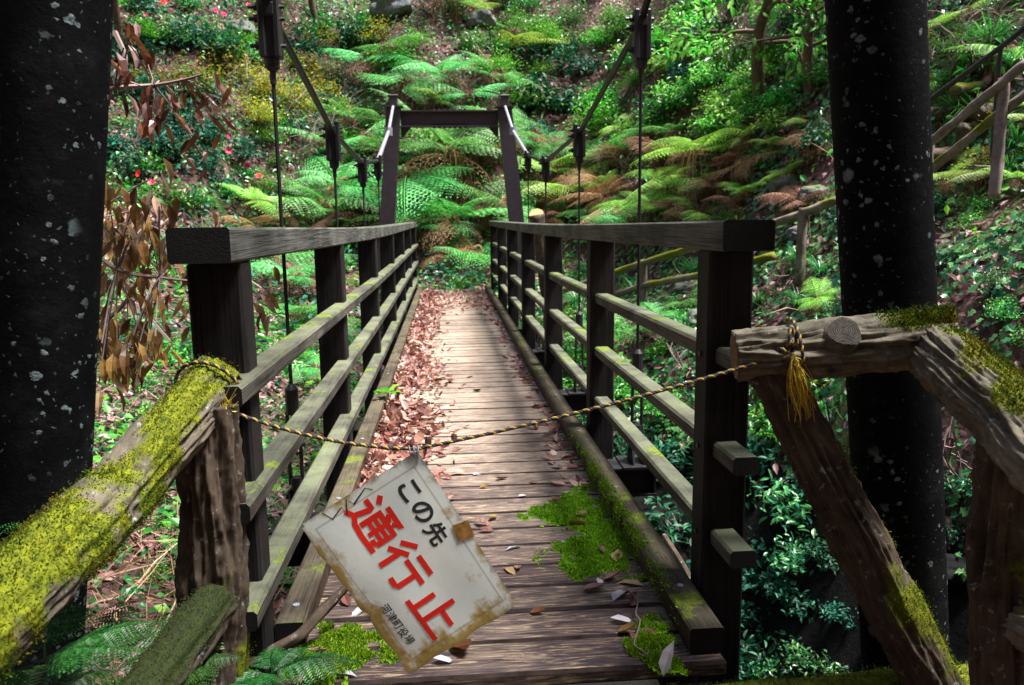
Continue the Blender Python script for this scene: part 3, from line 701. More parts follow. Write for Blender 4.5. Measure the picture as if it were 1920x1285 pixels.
# ------------------------------------------------------------------ the hanging sign
SY = 1.79
TL, TR, BR, BL = at(562, 985, SY), at(782, 846, SY), at(970, 1134, SY-.015), at(768, 1264, SY-.02)
PWm, PHm = .259, .343                                     # page width and height in units of 1000 photo pixels
def page(u, v, lift=0.0):
    u = np.asarray(u, float); v = np.asarray(v, float); uu, vv = u[..., None], v[..., None]
    p = TL*(1-uu)*(1-vv)+TR*uu*(1-vv)+BR*uu*vv+BL*(1-uu)*vv
    nrm = np.cross(TR-TL, BL-TL); nrm /= np.linalg.norm(nrm)
    if nrm[1] > 0: nrm = -nrm
    w = .006*np.sin(3.0*u+1)*np.sin(2.6*v+.5)+.002*np.sin(9*u+4*v)*np.sin(7*v)
    return p+nrm*(w[..., None]+lift)
sign = thing('warning_sign', 'stained white sign with red Japanese characters hanging askew from the rope', 'sign')
nu, nv = 40, 52
def edge(u, v):
    e = .010
    u2 = u+e*np.sin(v*23+1)*(u < .02)*np.sin(v*9)-(.03*np.exp(-((v-.60)/.03)**2))*(u < .5)*(1-u*2)*-1
    v2 = v+.006*np.sin(u*17)*(v > .97)
    return u2, v2
U, Vv = np.meshgrid(np.linspace(0, 1, nu), np.linspace(0, 1, nv)); eu, ev = edge(U, Vv)
Pg = page(eu, ev).reshape(-1, 3); i = (np.arange(nv-1)[:, None]*nu+np.arange(nu-1)).ravel()
F = np.stack([i, i+nu, i+nu+1, i+1], 1)
keep = [f for f in F.tolist() if not (f[0] % nu < 1 and f[0]//nu < 1) and not (f[3] % nu > nu-2 and f[0]//nu > nv-4)]
mb = MB(); mb.add(Pg, keep); me = mb.mesh('sheet', [])
uvl = me.uv_layers.new(name='UVMap'); li = np.empty(len(me.loops), np.int32); me.loops.foreach_get('vertex_index', li)
uvl.data.foreach_set('uv', np.stack([U.ravel()[li], Vv.ravel()[li]], 1).astype(np.float32).ravel())
n = NT('stained_laminated_paper'); uv = n.coord(kind='UV'); sp = n.n('SeparateXYZ'); n.set(sp.inputs[0], uv)
du = n.math('MINIMUM', sp.outputs[0], n.math('SUBTRACT', 1.0, sp.outputs[0])); dv = n.math('MULTIPLY', n.math('MINIMUM', sp.outputs[1], n.math('SUBTRACT', 1.0, sp.outputs[1])), 1.3)
ed = n.math('MINIMUM', du, dv); f1 = n.noise(uv, 4.5, 6, .65); f2 = n.noise(uv, 14, 5, .7)
c = n.ramp(n.noise(uv, 3, 3), [(.3, (.78, .87, .84)), (.7, (.92, .94, .87))])
ll = n.math('SUBTRACT', sp.outputs[1], sp.outputs[0])     # damp lower left half
st = n.math('ADD', n.math('MULTIPLY', n.math('SUBTRACT', .15, ed), 3.4), n.math('MULTIPLY_ADD', f1, 3.4, -1.78))
st = n.math('ADD', st, n.math('MULTIPLY', ll, .38))
c = n.mix(n.ramp(st, [(.08, 0.0), (.55, .95)]), c, n.ramp(f2, [(.3, (.28, .15, .015)), (.55, (.48, .33, .06)), (.75, (.56, .50, .22))]))
c = n.mix(n.ramp(n.math('ADD', n.math('MULTIPLY', n.math('SUBTRACT', .055, ed), 9.0), n.math('MULTIPLY_ADD', f2, 1.6, -.95)), [(.15, 0.0), (.6, .8)]), c, (.05, .055, .05))
fr = n.math('MULTIPLY', n.ramp(ed, [(.072, 0.0), (.078, 1.0)]), n.ramp(ed, [(.084, 1.0), (.090, 0.0)]))
c = n.mix(n.math('MULTIPLY', fr, .45), c, (.20, .15, .07))
top_ = n.math('MULTIPLY', n.ramp(n.math('SUBTRACT', sp.outputs[0], n.math('MULTIPLY', sp.outputs[1], 1.6)), [(.78, 0.0), (.92, .8)]), n.ramp(f2, [(.3, .5), (.6, 1.0)]))
c = n.mix(top_, c, (.07, .065, .06))
ch = n.math('MULTIPLY', n.ramp(n.math('DISTANCE' if False else 'ADD', sp.outputs[0], sp.outputs[1]), [(1.80, 0.0), (1.95, .9)]), .85)
M['sheet'] = n.bsdf(c, .38, spec=.5, normal=n.bump(n.math('ADD', f1, n.math('MULTIPLY', f2, .3)), .2, .004), trans=.2)
me.materials.append(M['sheet']); sheet = link('sheet', me, sign); me.polygons.foreach_set('use_smooth', np.ones(len(me.polygons), bool))
M['red'] = plain('red_lettering_paint', (.72, .018, .008), .5, var=.12); M['ink'] = plain('black_lettering_ink', (.018, .022, .022), .5, var=.2)

def glyph(ch, offset):
    cu = bpy.data.curves.new('glyph', 'FONT'); cu.body = ch; cu.size = 1.0; cu.offset = offset; cu.resolution_u = 6; cu.fill_mode = 'FRONT'
    o = bpy.data.objects.new('glyph', cu); COL.objects.link(o); dg = bpy.context.evaluated_depsgraph_get(); dg.update()
    me = bpy.data.meshes.new_from_object(o.evaluated_get(dg)); bpy.data.objects.remove(o); bpy.data.curves.remove(cu)
    V = np.array([v.co[:] for v in me.vertices]) if len(me.vertices) else np.zeros((0, 3)); F = [tuple(p.vertices) for p in me.polygons]
    bpy.data.meshes.remove(me); return V, F
def letters(chars, name, mat, off):
    mb = MB()
    for chh, cu_, cv_, w, h in chars:
        V, F = glyph(chh, off)
        if not len(V): continue
        lo, hi = V[:, :2].min(0), V[:, :2].max(0); q = (V[:, :2]-(lo+hi)/2)/(hi-lo)
        mb.add(page((cu_+q[:, 1]*h)/259, (cv_+q[:, 0]*w)/343, .0005), [f[::-1] for f in F])
    return mb.build(name, mat, sheet)
def strokes(name, mat, lst, wd_):
    """brush-cut lettering drawn as flat strokes in page coordinates"""
    mb = MB(); lift = .0005
    for pts, wdt in lst:
        P = np.array(pts, float); w = wdt*wd_/2; L, Rr = [], []
        for i in range(len(P)):
            a = P[max(i-1, 0)]; b = P[min(i+1, len(P)-1)]; d = (b-a)/(np.linalg.norm(b-a)+1e-9); nn = np.array([-d[1], d[0]])
            if 0 < i < len(P)-1:
                d1 = (P[i]-P[i-1])/np.linalg.norm(P[i]-P[i-1]); k = 1/max(.5, abs(np.dot(nn, [-d1[1], d1[0]])))
            else: k = 1
            L.append(P[i]+nn*w*k); Rr.append(P[i]-nn*w*k)
        Q = np.array(L+Rr[::-1]); m = len(P); lift += .00002
        mb.add(page(Q[:, 0]/259, Q[:, 1]/343, lift), [(i, i+1, 2*m-2-i, 2*m-1-i) for i in range(m-1)])
    return mb.build(name, mat, sheet)
def place(stk, cu_, cv_, s): return [([(cu_-(y-50)*s*.88, cv_+(x-50)*s) for x, y in p], w) for p, w in stk]
TSU = [([(14, 8), (27, 22)], 1), ([(6, 40), (27, 40), (27, 44), (20, 78)], 1), ([(4, 92), (20, 80), (34, 90), (60, 93), (98, 92)], 1),
       ([(40, 10), (88, 10), (72, 24)], 1), ([(52, 17), (66, 27)], .9), ([(42, 82), (42, 32), (90, 32), (90, 74), (84, 80), (76, 79)], 1),
       ([(42, 48), (90, 48)], .85), ([(42, 63), (90, 63)], .85), ([(66, 32), (66, 80)], .85)]
GYO = [([(33, 4), (8, 30)], 1), ([(37, 30), (4, 60)], 1), ([(24, 46), (24, 98)], 1), ([(48, 14), (92, 14)], 1), ([(42, 42), (98, 42)], 1), ([(76, 42), (76, 90), (70, 95), (54, 94)], 1)]
TOM = [([(52, 6), (52, 90)], 1), ([(54, 42), (90, 42)], 1), ([(22, 34), (22, 90)], 1), ([(3, 92), (97, 92)], 1)]
strokes('red_lettering', M['red'], place(TSU, 120, 67, .97)+place(GYO, 120, 165, .97)+place(TOM, 120, 268, .99), 10.5)
letters([('こ', 206, 53, 34, 38), ('の', 205, 99, 40, 38), ('先', 203, 146, 42, 42)], 'black_lettering', M['ink'], .028)
letters([('河', 41, 213, 17, 20), ('津', 41, 231.5, 17, 20), ('町', 41, 250, 17, 18), ('役', 41, 268, 17, 20), ('場', 41, 286.5, 17, 20)], 'small_lettering', M['ink'], .012)
n = NT('brown_tape'); M['tape'] = n.bsdf(n.ramp(n.noise(n.coord(), 60, 5), [(.3, (.16, .07, .015)), (.7, (.42, .22, .06))]), .4)
q = np.array([(236, 150), (268, 158), (262, 190), (230, 182)], float)
mb = MB(); a = page(q[:, 0]/259, q[:, 1]/343, .002); b = page(q[:, 0]/259, q[:, 1]/343, .0012); mb.add(np.concatenate([a, b]), [(0, 3, 2, 1), (0, 1, 5, 4), (1, 2, 6, 5), (2, 3, 7, 6), (3, 0, 4, 7)]); mb.build('tape_patch', M['tape'], sheet)
strokes('scratch_marks', M['ink'], [([(48, 2), (58, 22), (84, 12), (84, 30), (100, 4), (106, 20), (140, 6), (150, 16)], 1)], 1.8)
mb = MB()
for k in range(3): mb.tube(ring(SG+np.array([.01*k, 0, -.004]), np.array([1.0, .1, .1]), .011, 0, 6.2, 14), .0014, 5)
mb.tube([SG+[.0, -.01, -.01], TR+[0, -.004, .008], TR+[.004, 0, -.02]], .0015, 5); mb.build('tie_wire', M['galv'], sign)

# ------------------------------------------------------------------ leaves and moss on the deck
def deck_leaves():
    n = 7600; y = 2.6+10.4*rng.random(n)**1.15
    x = -.515+np.abs(rng.normal(size=n))*np.interp(y, [2.6, 3.4, 5, 8, 13], [.08, .16, .17, .13, .17])
    k = rng.random(n); r_ = k < .07
    x[r_] = .475-np.abs(rng.normal(size=r_.sum()))*np.interp(y[r_], [2.6, 4, 8, 13], [.045, .055, .04, .14])
    pt = np.sin(y*3.1+1)+.8*np.sin(y*7.3+x*9)+.6*np.sin(y*13+x*21); f = k > .90; y[f] = 10.5+2.6*rng.random(f.sum()); x[f] = rng.uniform(-.5, .47, f.sum())
    ok = (np.abs(x) < .52) & ((pt > -.55) | (rng.random(n) < .4)) & ~((x > .1) & (y < 3.25)); x, y = x[ok], y[ok]; n = len(x)
    pile = np.exp(-np.minimum(x+.52, .6-x)/.10)*.03
    P = np.stack([x, y, dz(y)+.004+pile*rng.random(n)], 1); A = unit(n); A[:, 2] *= .35; N = unit(n)*.55; N[:, 2] = 1
    L = rng.uniform(.022, .082, n); mb = MB(); h = n//2
    mb.inst(*CURL, P[:h], A[:h], N[:h], L[:h], L[:h]*rng.uniform(.45, .8, h)); mb.inst(*LEAF, P[h:], A[h:], N[h:], L[h:], L[h:]*rng.uniform(.45, .8, n-h))
    tag(mb.build('fallen_leaves', M['deckleaf']), 'drift of dry reddish leaves along both edges of the deck', 'leaves', kind='stuff')
deck_leaves()
def single_leaf_mesh(name, tpl, mat, L, W):
    mb = MB(); mb.inst(*tpl, [[-L/2, 0, .003]], [[1, 0, 0]], [[0, 0, 1]], L, W)
    return mb.mesh(name, [mat])
LM = [single_leaf_mesh('curled_leaf', CURL, M['deckleaf'], .07, .04), single_leaf_mesh('flat_leaf', LEAF, M['deckleaf'], .075, .034), single_leaf_mesh('pale_leaf', LEAF, M['greyleaf'], .07, .032), single_leaf_mesh('brown_leaf', CURL, M['wither'], .065, .04)]
def fallen(px, py, kind, s=1.0, label=None, z=0.0):
    p = atz(px, py, 0.0); p = atz(px, py, float(dz(p[1]))+.002+z)
    o = link('fallen_leaf', LM[kind]); o.location = p; o.scale = (s,)*3; o.rotation_euler = (rng.normal()*.2, rng.normal()*.2, rng.random()*6.28)
    lab = ('dry curled reddish leaf lying singly on the near deck planks', 'dry flat reddish leaf lying singly on the near deck planks', 'pale silvery leaf lying singly on the near deck planks', 'dark brown curled leaf lying singly on the near deck planks')[kind]
    tag(o, label or lab, 'leaf', None if label else 'single leaves on the near planks: ' + LM[kind].name.replace('_', ' '))
for px, py, k, s in ((905, 984, 0, 1.1), (925, 972, 3, .8), (912, 996, 0, .8), (963, 1028, 2, 1.0), (955, 1070, 1, 1.0), (970, 1068, 0, .7), (1115, 1108, 0, 1.1), (1165, 1115, 2, 1.6), (1180, 1095, 1, 1.3), (1170, 1165, 2, 1.2),
                     (1178, 1185, 3, 1.0), (1130, 1040, 0, 1.0), (1145, 1030, 1, 1.2), (1160, 1050, 0, 1.2), (1090, 970, 0, 1.2), (1085, 985, 3, 1.2), (1060, 1020, 2, .9), (1100, 960, 1, 1.0), (980, 930, 2, .7), (908, 915, 3, .7),
                     (835, 1240, 2, 1.0), (868, 1222, 3, 1.5), (640, 1265, 2, 1.2), (670, 1150, 2, .9), (650, 1130, 0, .9), (1225, 1235, 1, 1.0), (600, 1225, 0, .9), (1195, 1205, 0, .8), (1215, 1190, 0, .7), (1010, 1150, 3, .8),
                     (1040, 940, 0, .9), (1065, 925, 2, .8), (1020, 960, 1, .9), (940, 900, 0, .8), (895, 890, 2, .8), (1000, 905, 1, .7), (1150, 1085, 0, .9), (1125, 1095, 2, .8), (1185, 1130, 0, 1.0), (575, 1275, 0, 1.1)):
    fallen(px, py, k, s)
o = None
fallen(1252, 1262, 2, 1.3, 'white pointed leaf standing upright at the near end of the deck')
lf_up = bpy.context.scene.objects[-1]; lf_up.rotation_euler = (.1, -1.25, .6); lf_up.location.z += .04

def moss_patch(center, pts, label, n, hmax=.006):
    """pts: outline in photo pixels on the deck"""
    Q = np.array([atz(px, py, 0.0) for px, py in pts]); Q[:, 2] = 0
    lo, hi = Q[:, :2].min(0), Q[:, :2].max(0); c = Q[:, :2].mean(0)
    def inside(X, Y):
        r = np.zeros(len(X), bool); k = len(Q)
        for a in range(k):
            x1, y1 = Q[a, :2]; x2, y2 = Q[(a+1) % k, :2]
            cnd = ((y1 > Y) != (y2 > Y)); r ^= cnd & (X < (x2-x1)*(Y-y1)/(y2-y1+1e-12)+x1)
        return r
    def edged(X, Y):
        d = np.full(len(X), 9.0); k = len(Q)
        for a in range(k):
            p, q_ = Q[a, :2], Q[(a+1) % k, :2]; e = q_-p; t = np.clip(((X-p[0])*e[0]+(Y-p[1])*e[1])/(e@e), 0, 1)
            d = np.minimum(d, np.hypot(X-p[0]-t*e[0], Y-p[1]-t*e[1]))
        return np.where(inside(X, Y), d, -d)
    step = .008; xs = np.arange(lo[0]-.03, hi[0]+.03, step); ys = np.arange(lo[1]-.03, hi[1]+.03, step)
    X, Y = np.meshgrid(xs, ys); d = edged(X.ravel(), Y.ravel()); nzv = np.array([nz((a, b, 0), 16, 3) for a, b in zip(X.ravel(), Y.ravel())])
    h = hmax*np.clip((d+.085*nzv)/.05, -1, 1)+.005*nzv*(d > 0); Z = dz(Y.ravel())+h
    nx, ny = len(xs), len(ys); i = (np.arange(ny-1)[:, None]*nx+np.arange(nx-1)).ravel(); F = np.stack([i, i+1, i+nx+1, i+nx], 1)
    F = F[(d+.085*nzv)[F].max(1) > -.008]
    mb = MB(); mb.add(np.stack([X.ravel(), Y.ravel(), Z], 1), F.tolist())
    nb = NT('moss_bed'); mt = nb.bsdf(nb.ramp(nb.noise(nb.coord(), 70, 4), [(.3, (.06, .18, .004)), (.7, (.20, .40, .012))]), .9, spec=.1)
    root = thing('moss_patch', label, 'moss'); root['kind'] = 'stuff'
    o1 = mb.build('moss_bed', mt, root, True)
    k = rng.choice(len(d), n*2, p=np.clip(d+.085*nzv+.016, 0, .04)/np.clip(d+.085*nzv+.016, 0, .04).sum())
    P = np.stack([X.ravel(), Y.ravel(), Z], 1)[k]+rng.normal(size=(n*2, 3))*[.004, .004, .001]; A = unit(n*2)*.9+[0, 0, 1.0]; Lh = rng.uniform(.006, .014, n*2)
    mb = MB(); mb.inst(*KITE, P, A, unit(n*2), Lh, Lh*.4); mb.build('moss_tufts', M['mossbright'], root)
moss_patch(0, [(985, 955), (1010, 945), (1060, 925), (1090, 905), (1110, 925), (1160, 985), (1195, 1045), (1180, 1075), (1150, 1050), (1120, 1075), (1060, 1072), (1040, 1060), (1085, 1048), (1025, 1025), (1060, 1010), (1100, 990), (1045, 975)], 'bright green moss spreading across the planks beside the right kerb', 14000)
moss_patch(0, [(1190, 1190), (1215, 1160), (1240, 1200), (1270, 1250), (1230, 1250), (1200, 1215)], 'small moss patch in the near corner of the deck by the right kerb', 4000, .007)
moss_patch(0, [(560, 1290), (575, 1215), (610, 1185), (650, 1175), (680, 1190), (730, 1215), (690, 1240), (650, 1250), (640, 1295)], 'bright green moss cushion in the near corner of the deck by the sign', 9000, .010)

# ------------------------------------------------------------------ plants
def frond(mb, base, az, L, rise, droop, npin=17, npl=8, mi=0, roll=0.0, wide=.33):
    """one bipinnate frond: stalk tube plus kite pinnules"""
    t = np.linspace(0, 1, 30); d = np.array([math.cos(az), math.sin(az), 0])
    ang = rise-(rise+droop)*t**1.1; st = L/29
    xy = np.concatenate([[0], np.cumsum(np.cos(ang[:-1])*st)]); z = np.concatenate([[0], np.cumsum(np.sin(ang[:-1])*st)])
    C = np.asarray(base)+xy[:, None]*d+z[:, None]*np.array([0, 0, 1.0]); T = np.gradient(C, axis=0); T /= np.linalg.norm(T, axis=1)[:, None]
    side = np.cross(T, [0, 0, 1.0]); side /= np.linalg.norm(side, axis=1)[:, None]; up = np.cross(side, T)
    mb.tube(C[::4], np.linspace(.007, .002, len(C[::4]))*L, 4, mi, False)
    P, A, N, LL, WW = [], [], [], [], []
    for k in range(npin):
        q = .16+.83*(k/(npin-1)); i = min(29, int(q*29)); ln = L*wide*min(1, ((q-.08)/.22)**.7)*(1.02-q)**.62*1.25
        for s in (-1, 1):
            a = side[i]*s*math.cos(.42)+T[i]*math.sin(.42); a = a-np.array([0, 0, .22])*1.0+rng.normal(size=3)*.05; a /= np.linalg.norm(a)
            nn = up[i]+side[i]*s*.25; b = np.cross(nn, a); b /= np.linalg.norm(b)
            m = max(3, int(npl*ln/(L*wide)+1)); 
            for j in range(m):
                f = (j+.6)/m; pl = ln*.27*(1.05-f)**.5; pos = C[i]+a*ln*f-np.array([0, 0, .12])*ln*f*f
                for ss in (-1, 1):
                    P.append(pos); A.append(b*ss*.86+a*.5); N.append(nn); LL.append(pl); WW.append(pl*.40)
            P.append(C[i]+a*ln*.9-np.array([0, 0, .1])*ln); A.append(a); N.append(nn); LL.append(ln*.16); WW.append(ln*.06)
    P = np.array(P); mb.inst(*KITE, P, np.array(A), np.array(N), np.array(LL), np.array(WW), mi=mi)

def fern_mesh(nf, seed, stem=.35, npin=13, npl=8, rise=(.15, .85), droop=(.15, .65)):
    global rng
    keep = rng; rng = np.random.default_rng(seed); mb = MB()
    for k in range(nf):
        az = 2*math.pi*k/nf+rng.normal()*.25; frond(mb, (rng.normal()*.02, rng.normal()*.02, stem), az, rng.uniform(.55, 1.2), rng.uniform(*rise), rng.uniform(*droop), npin, npl)
    me = mb.mesh('fronds', [M['mint']]); rng = keep; return me
def dead_mesh(seed, stem=.35):
    global rng
    keep = rng; rng = np.random.default_rng(seed); mb = MB()
    for k in range(22):
        az = rng.random()*6.28; r = rng.uniform(.1, .3); h = stem*rng.uniform(.8, 1.05)
        p = [[0, 0, h], [r*.6*math.cos(az), r*.6*math.sin(az), h+.05], [r*math.cos(az), r*math.sin(az), h*.4], [r*1.1*math.cos(az+.1), r*1.1*math.sin(az+.1), -.25]]
        mb.tube(smooth_path(p, 12), .006, 3, cap=False)
    for k in range(5):
        frond(mb, (0, 0, stem-.04), rng.random()*6.28, rng.uniform(.5, .75), rng.uniform(-.1, .25), 1.35, 10, 3, wide=.33)
    me = mb.mesh('dead_fronds', [M['deadstalk']]); rng = keep; return me
FERN = [fern_mesh(8, 11), fern_mesh(9, 12), fern_mesh(6, 13, rise=(.1, .6)), fern_mesh(7, 14, .2)]
DEAD = [dead_mesh(21), dead_mesh(22)]
def slot(o, mat):
    o.material_slots[0].link = 'OBJECT'; o.material_slots[0].material = mat
def fern(px, py, w, mat='mint', label=None, dead=True, group=None, rise=.0, p=None, tilt=True):
    p = hit(px, py+w*.22) if p is None else np.asarray(p, float); s = w/FPX*depth(p)/1.2
    lab = label or {'mint': 'mint green fern arching over the leafy slope beyond the bridge', 'lime': 'yellowish lime fern arching over the leafy slope beyond the bridge', 'rust': 'withered rusty brown fern on the slope beyond the bridge', 'darkfern': 'dark green fern growing low on the bank'}[mat]
    o = thing('fern', lab, 'fern', p-[0, 0, .03], group or lab.replace(' fern ', ' ferns '), rng.random()*6.28, s)
    nrm = normal(p[0], p[1]); q = Vector((nrm[0]*.3+rng.normal()*.15, nrm[1]*.3+rng.normal()*.15, 1)).normalized().to_track_quat('Z', 'Y'); o.rotation_euler = (q @ Matrix.Rotation(rng.random()*6.28, 3, 'Z').to_quaternion()).to_euler()
    f = link('fronds', FERN[rng.integers(4)], o); slot(f, M[mat])
    if dead: link('dead_fronds', DEAD[rng.integers(2)], o)
for a in ((830, 300, 270), (775, 335, 200), (885, 262, 180), (800, 250, 170), (700, 262, 150), (640, 350, 170), (596, 392, 180), (690, 372, 150), (850, 425, 190), (880, 470, 150), (805, 418, 120), (1090, 290, 110),
          (760, 165, 150), (830, 150, 150), (690, 120, 150), (885, 185, 130), (650, 235, 140), (600, 265, 110), (930, 140, 110), (830, 5, 150), (560, 530, 170), (520, 490, 130), (700, 60, 90), (1010, 265, 110),
          (1120, 410, 110), (1180, 418, 130), (570, 580, 130), (930, 240, 130), (735, 390, 130), (640, 420, 140), (1240, 600, 110), (1290, 560, 100), (620, 600, 120), (870, 350, 150), (960, 60, 90), (590, 690, 120)): fern(*a)
for a in ((1030, 310, 150), (1065, 345, 160), (1310, 298, 190), (1270, 330, 140), (1450, 275, 80), (1500, 225, 80), (470, 385, 120), (880, 20, 90), (1775, 335, 100), (1850, 325, 120), (1905, 335, 90), (1750, 150, 90), (810, 195, 100), (1480, 330, 80), (1400, 262, 100), (1800, 290, 80), (1540, 560, 100)): fern(*a, mat='lime')
for a in ((1345, 345, 120), (1400, 315, 130), (1130, 340, 120), (520, 400, 110), (1160, 300, 110), (1240, 290, 100), (1000, 380, 90), (1380, 380, 90), (690, 410, 110), (1530, 260, 90), (1150, 390, 120), (1050, 400, 110), (930, 400, 90), (760, 420, 100), (1280, 395, 120), (480, 430, 120), (560, 440, 120), (840, 480, 90)): fern(*a, mat='rust')

def leafy(n, rad, L, ratio, seed, tpl=LEAF, flat=.5, squash=.75, clumps=14, up=.5):
    """foliage in clumps through the volume of a bush"""
    r = np.random.default_rng(seed); c = r.normal(size=(clumps, 3)); c /= np.linalg.norm(c, axis=1)[:, None]; c *= (r.random((clumps, 1))**.5)*rad*.85; c[:, 2] = np.abs(c[:, 2])*squash
    k = r.integers(clumps, size=n); P = c[k]+r.normal(size=(n, 3))*rad*np.array([.20, .20, .13]); P[:, 2] = np.abs(P[:, 2])+.03
    A = r.normal(size=(n, 3)); A[:, 2] = A[:, 2]*flat-.25; N = r.normal(size=(n, 3))*(1-up)+[0, 0, 1.0]
    LL = L*r.uniform(.6, 1.3, n); mb = MB(); mb.inst(*tpl, P, A, N, LL, LL*ratio); return mb, c
def stems(c, rad, seed, th=.012, base=6):
    r = np.random.default_rng(seed); mb = MB()
    for q in c: mb.tube(smooth_path([[r.normal()*.05*rad, r.normal()*.05*rad, -.1], q*[.4, .4, .55]+r.normal(size=3)*.05*rad, q], 8), np.linspace(th, th*.35, 9)*rad, 4, cap=False)
    return mb.mesh('stem', [M['twig']])
SHRUB = {}
for nm, args in {'broad': (520, 1.0, .17, .45, 31), 'broad_b': (430, 1.0, .19, .42, 32), 'small': (1500, 1.0, .075, .55, 33, KITE), 'small_b': (1200, 1.0, .085, .5, 34, KITE), 'sparse': (520, 1.0, .085, .5, 35, KITE, .4, .8, 26)}.items():
    m, c = leafy(*args); SHRUB[nm] = (m.mesh('foliage', [M['green']]), stems(c, 1.0, args[4]+50))
SLAB = {'teal': 'glossy dark teal broad-leaved shrub growing on the slope', 'green': 'mid green leafy shrub growing on the slope', 'fine': 'fresh green small-leaved bush growing on the slope', 'yellow': 'yellow green spindly bush growing on the slope', 'bright': 'bright light green glossy bush growing on the slope', 'cover': 'light green low leafy plant growing on the bank beside the bridge', 'ivy': 'blue green ivy-like plant growing on the bank'}
def shrub(px, py, w, mat, kind='broad', label=None, lift=0.0, p=None):
    p = hit(px, py+w*.3) if p is None else np.asarray(p, float); s = w/FPX*depth(p)/2.1
    lab = label or SLAB[mat]
    o = thing('shrub', lab, 'shrub', p-[0, 0, .02], None if label else lab.replace(' shrub ', ' shrubs ').replace(' bush ', ' bushes ').replace(' plant ', ' plants '), rng.random()*6.28, s)
    f = link('foliage', SHRUB[kind][0], o); slot(f, M[mat]); link('stem', SHRUB[kind][1], o); return o
for a in ((1010, 150, 190), (960, 85, 160), (1065, 95, 150), (1040, 175, 120), (230, 55, 190), (320, 35, 170), (420, 60, 150), (270, 150, 150), (400, 220, 150), (540, 60, 130), (460, 260, 120), (1480, 300, 0)):
    if a[2]: shrub(*a, 'teal', 'broad' if a[0] % 20 else 'broad_b')
for a in ((1140, 180, 180), (1230, 200, 170), (1315, 215, 140), (1175, 250, 130), (1100, 220, 120), (1260, 260, 110), (860, 230, 110), (920, 100, 120), (500, 330, 90), (780, 60, 100), (1190, 130, 110)): shrub(*a, 'fine', 'small' if a[0] % 20 else 'small_b')
for a in ((440, 85, 170), (580, 105, 140), (520, 150, 140), (350, 125, 120), (620, 150, 100), (470, 130, 130), (480, 190, 100), (1740, 60, 110), (720, 35, 100), (1780, 180, 70)): shrub(a[0], a[1], a[2]*1.3, 'yellow', 'small')
for a in ((330, 350, 120), (420, 425, 110), (300, 440, 120), (360, 490, 110), (1480, 60, 170), (1525, 120, 140), (1450, 170, 140), (600, 30, 140), (1120, 60, 100), (640, 180, 90), (1000, 330, 80), (950, 370, 90), (900, 330, 100), (1090, 380, 90), (750, 470, 90), (860, 520, 90), (1290, 150, 160)): shrub(*a, 'green', ('broad', 'small', 'broad_b')[a[0] % 3])
for a in ((250, 590, 150), (310, 640, 130), (220, 690, 140), (280, 760, 140), (360, 620, 120), (570, 650, 110), (560, 760, 130), (640, 700, 100), (660, 800, 110), (560, 880, 120), (1110, 640, 120), (1170, 590, 110), (1180, 700, 140), (1260, 720, 150), (1240, 640, 100), (1450, 760, 150), (1520, 700, 130), (1090, 700, 110), (1430, 680, 120), (1540, 830, 120), (600, 560, 90), (650, 640, 80)): shrub(*a, 'cover', ('small', 'broad', 'small_b')[a[1] % 3])
for a in ((250, 900, 110), (300, 960, 110), (480, 900, 100), (560, 1000, 110), (440, 1000, 110), (620, 930, 90), (300, 1050, 120), (540, 900, 100)): shrub(*a, 'cover' if a[0] % 40 else 'green', 'small')
for a in ((1400, 830, 200), (1250, 830, 200), (1470, 900, 210), (1280, 940, 220), (1180, 800, 150), (1430, 1180, 200), (1420, 1030, 190), (1290, 1060, 190), (1500, 1000, 150), (1100, 770, 130), (480, 950, 150), (520, 1020, 150), (430, 880, 150), (1540, 620, 110), (560, 1080, 130), (250, 870, 160), (1160, 870, 130), (1550, 900, 150), (600, 820, 90), (1400, 1130, 130), (1480, 1090, 150), (1440, 1230, 130), (1540, 1010, 130), (1500, 1200, 120), (1570, 1130, 110), (1560, 1240, 100), (1800, 900, 110), (1790, 980, 90)): shrub(*a, 'teal' if a[0] % 3 else 'ivy', 'broad' if a[1] % 20 else 'broad_b')

def region(px, py, r):
    if px < 660 and py < 330: return (('teal', 'broad'), ('green', 'broad_b'), ('yellow', 'sparse'), ('fine', 'small'), ('teal', 'broad_b'), ('green', 'small'))[int(r*6)]
    if px < 640: return (('cover', 'small'), ('green', 'broad'), (None, 0), ('rustfern', 0), ('fern', 0), ('cover', 'small_b'))[int(r*6)]
    if px < 1000 and py < 210: return (('fern', 0), ('fern', 0), ('green', 'small'), ('limefern', 0), (None, 0), ('fine', 'small'))[int(r*6)]
    if px < 1000: return (('fern', 0), ('green', 'broad'), ('fern', 0), ('rustfern', 0), ('cover', 'small'), ('limefern', 0))[int(r*6)]
    if px < 1560 and py < 240: return (('fine', 'small'), ('green', 'broad'), ('teal', 'broad'), ('bright', 'broad_b'), (None, 0), ('fine', 'small_b'))[int(r*6)]
    if px < 1560 and py < 420: return (('rustfern', 0), (None, 0), ('limefern', 0), ('cover', 'small'), (None, 0), ('fern', 0))[int(r*6)]
    if px > 1720 and py < 300: return (('yellow', 'sparse'), ('fine', 'small'), ('green', 'small'), (None, 0), (None, 0), ('limefern', 0))[int(r*6)]
    if px > 1560: return ((None, 0), ('ivy', 'small'), ('cover', 'small'), ('teal', 'broad'), (None, 0), (None, 0))[int(r*6)]
    return (('cover', 'small'), ('green', 'small_b'), ('cover', 'broad'), (None, 0), ('fern', 0), ('ivy', 'broad'))[int(r*6)]
gr = np.random.default_rng(99)
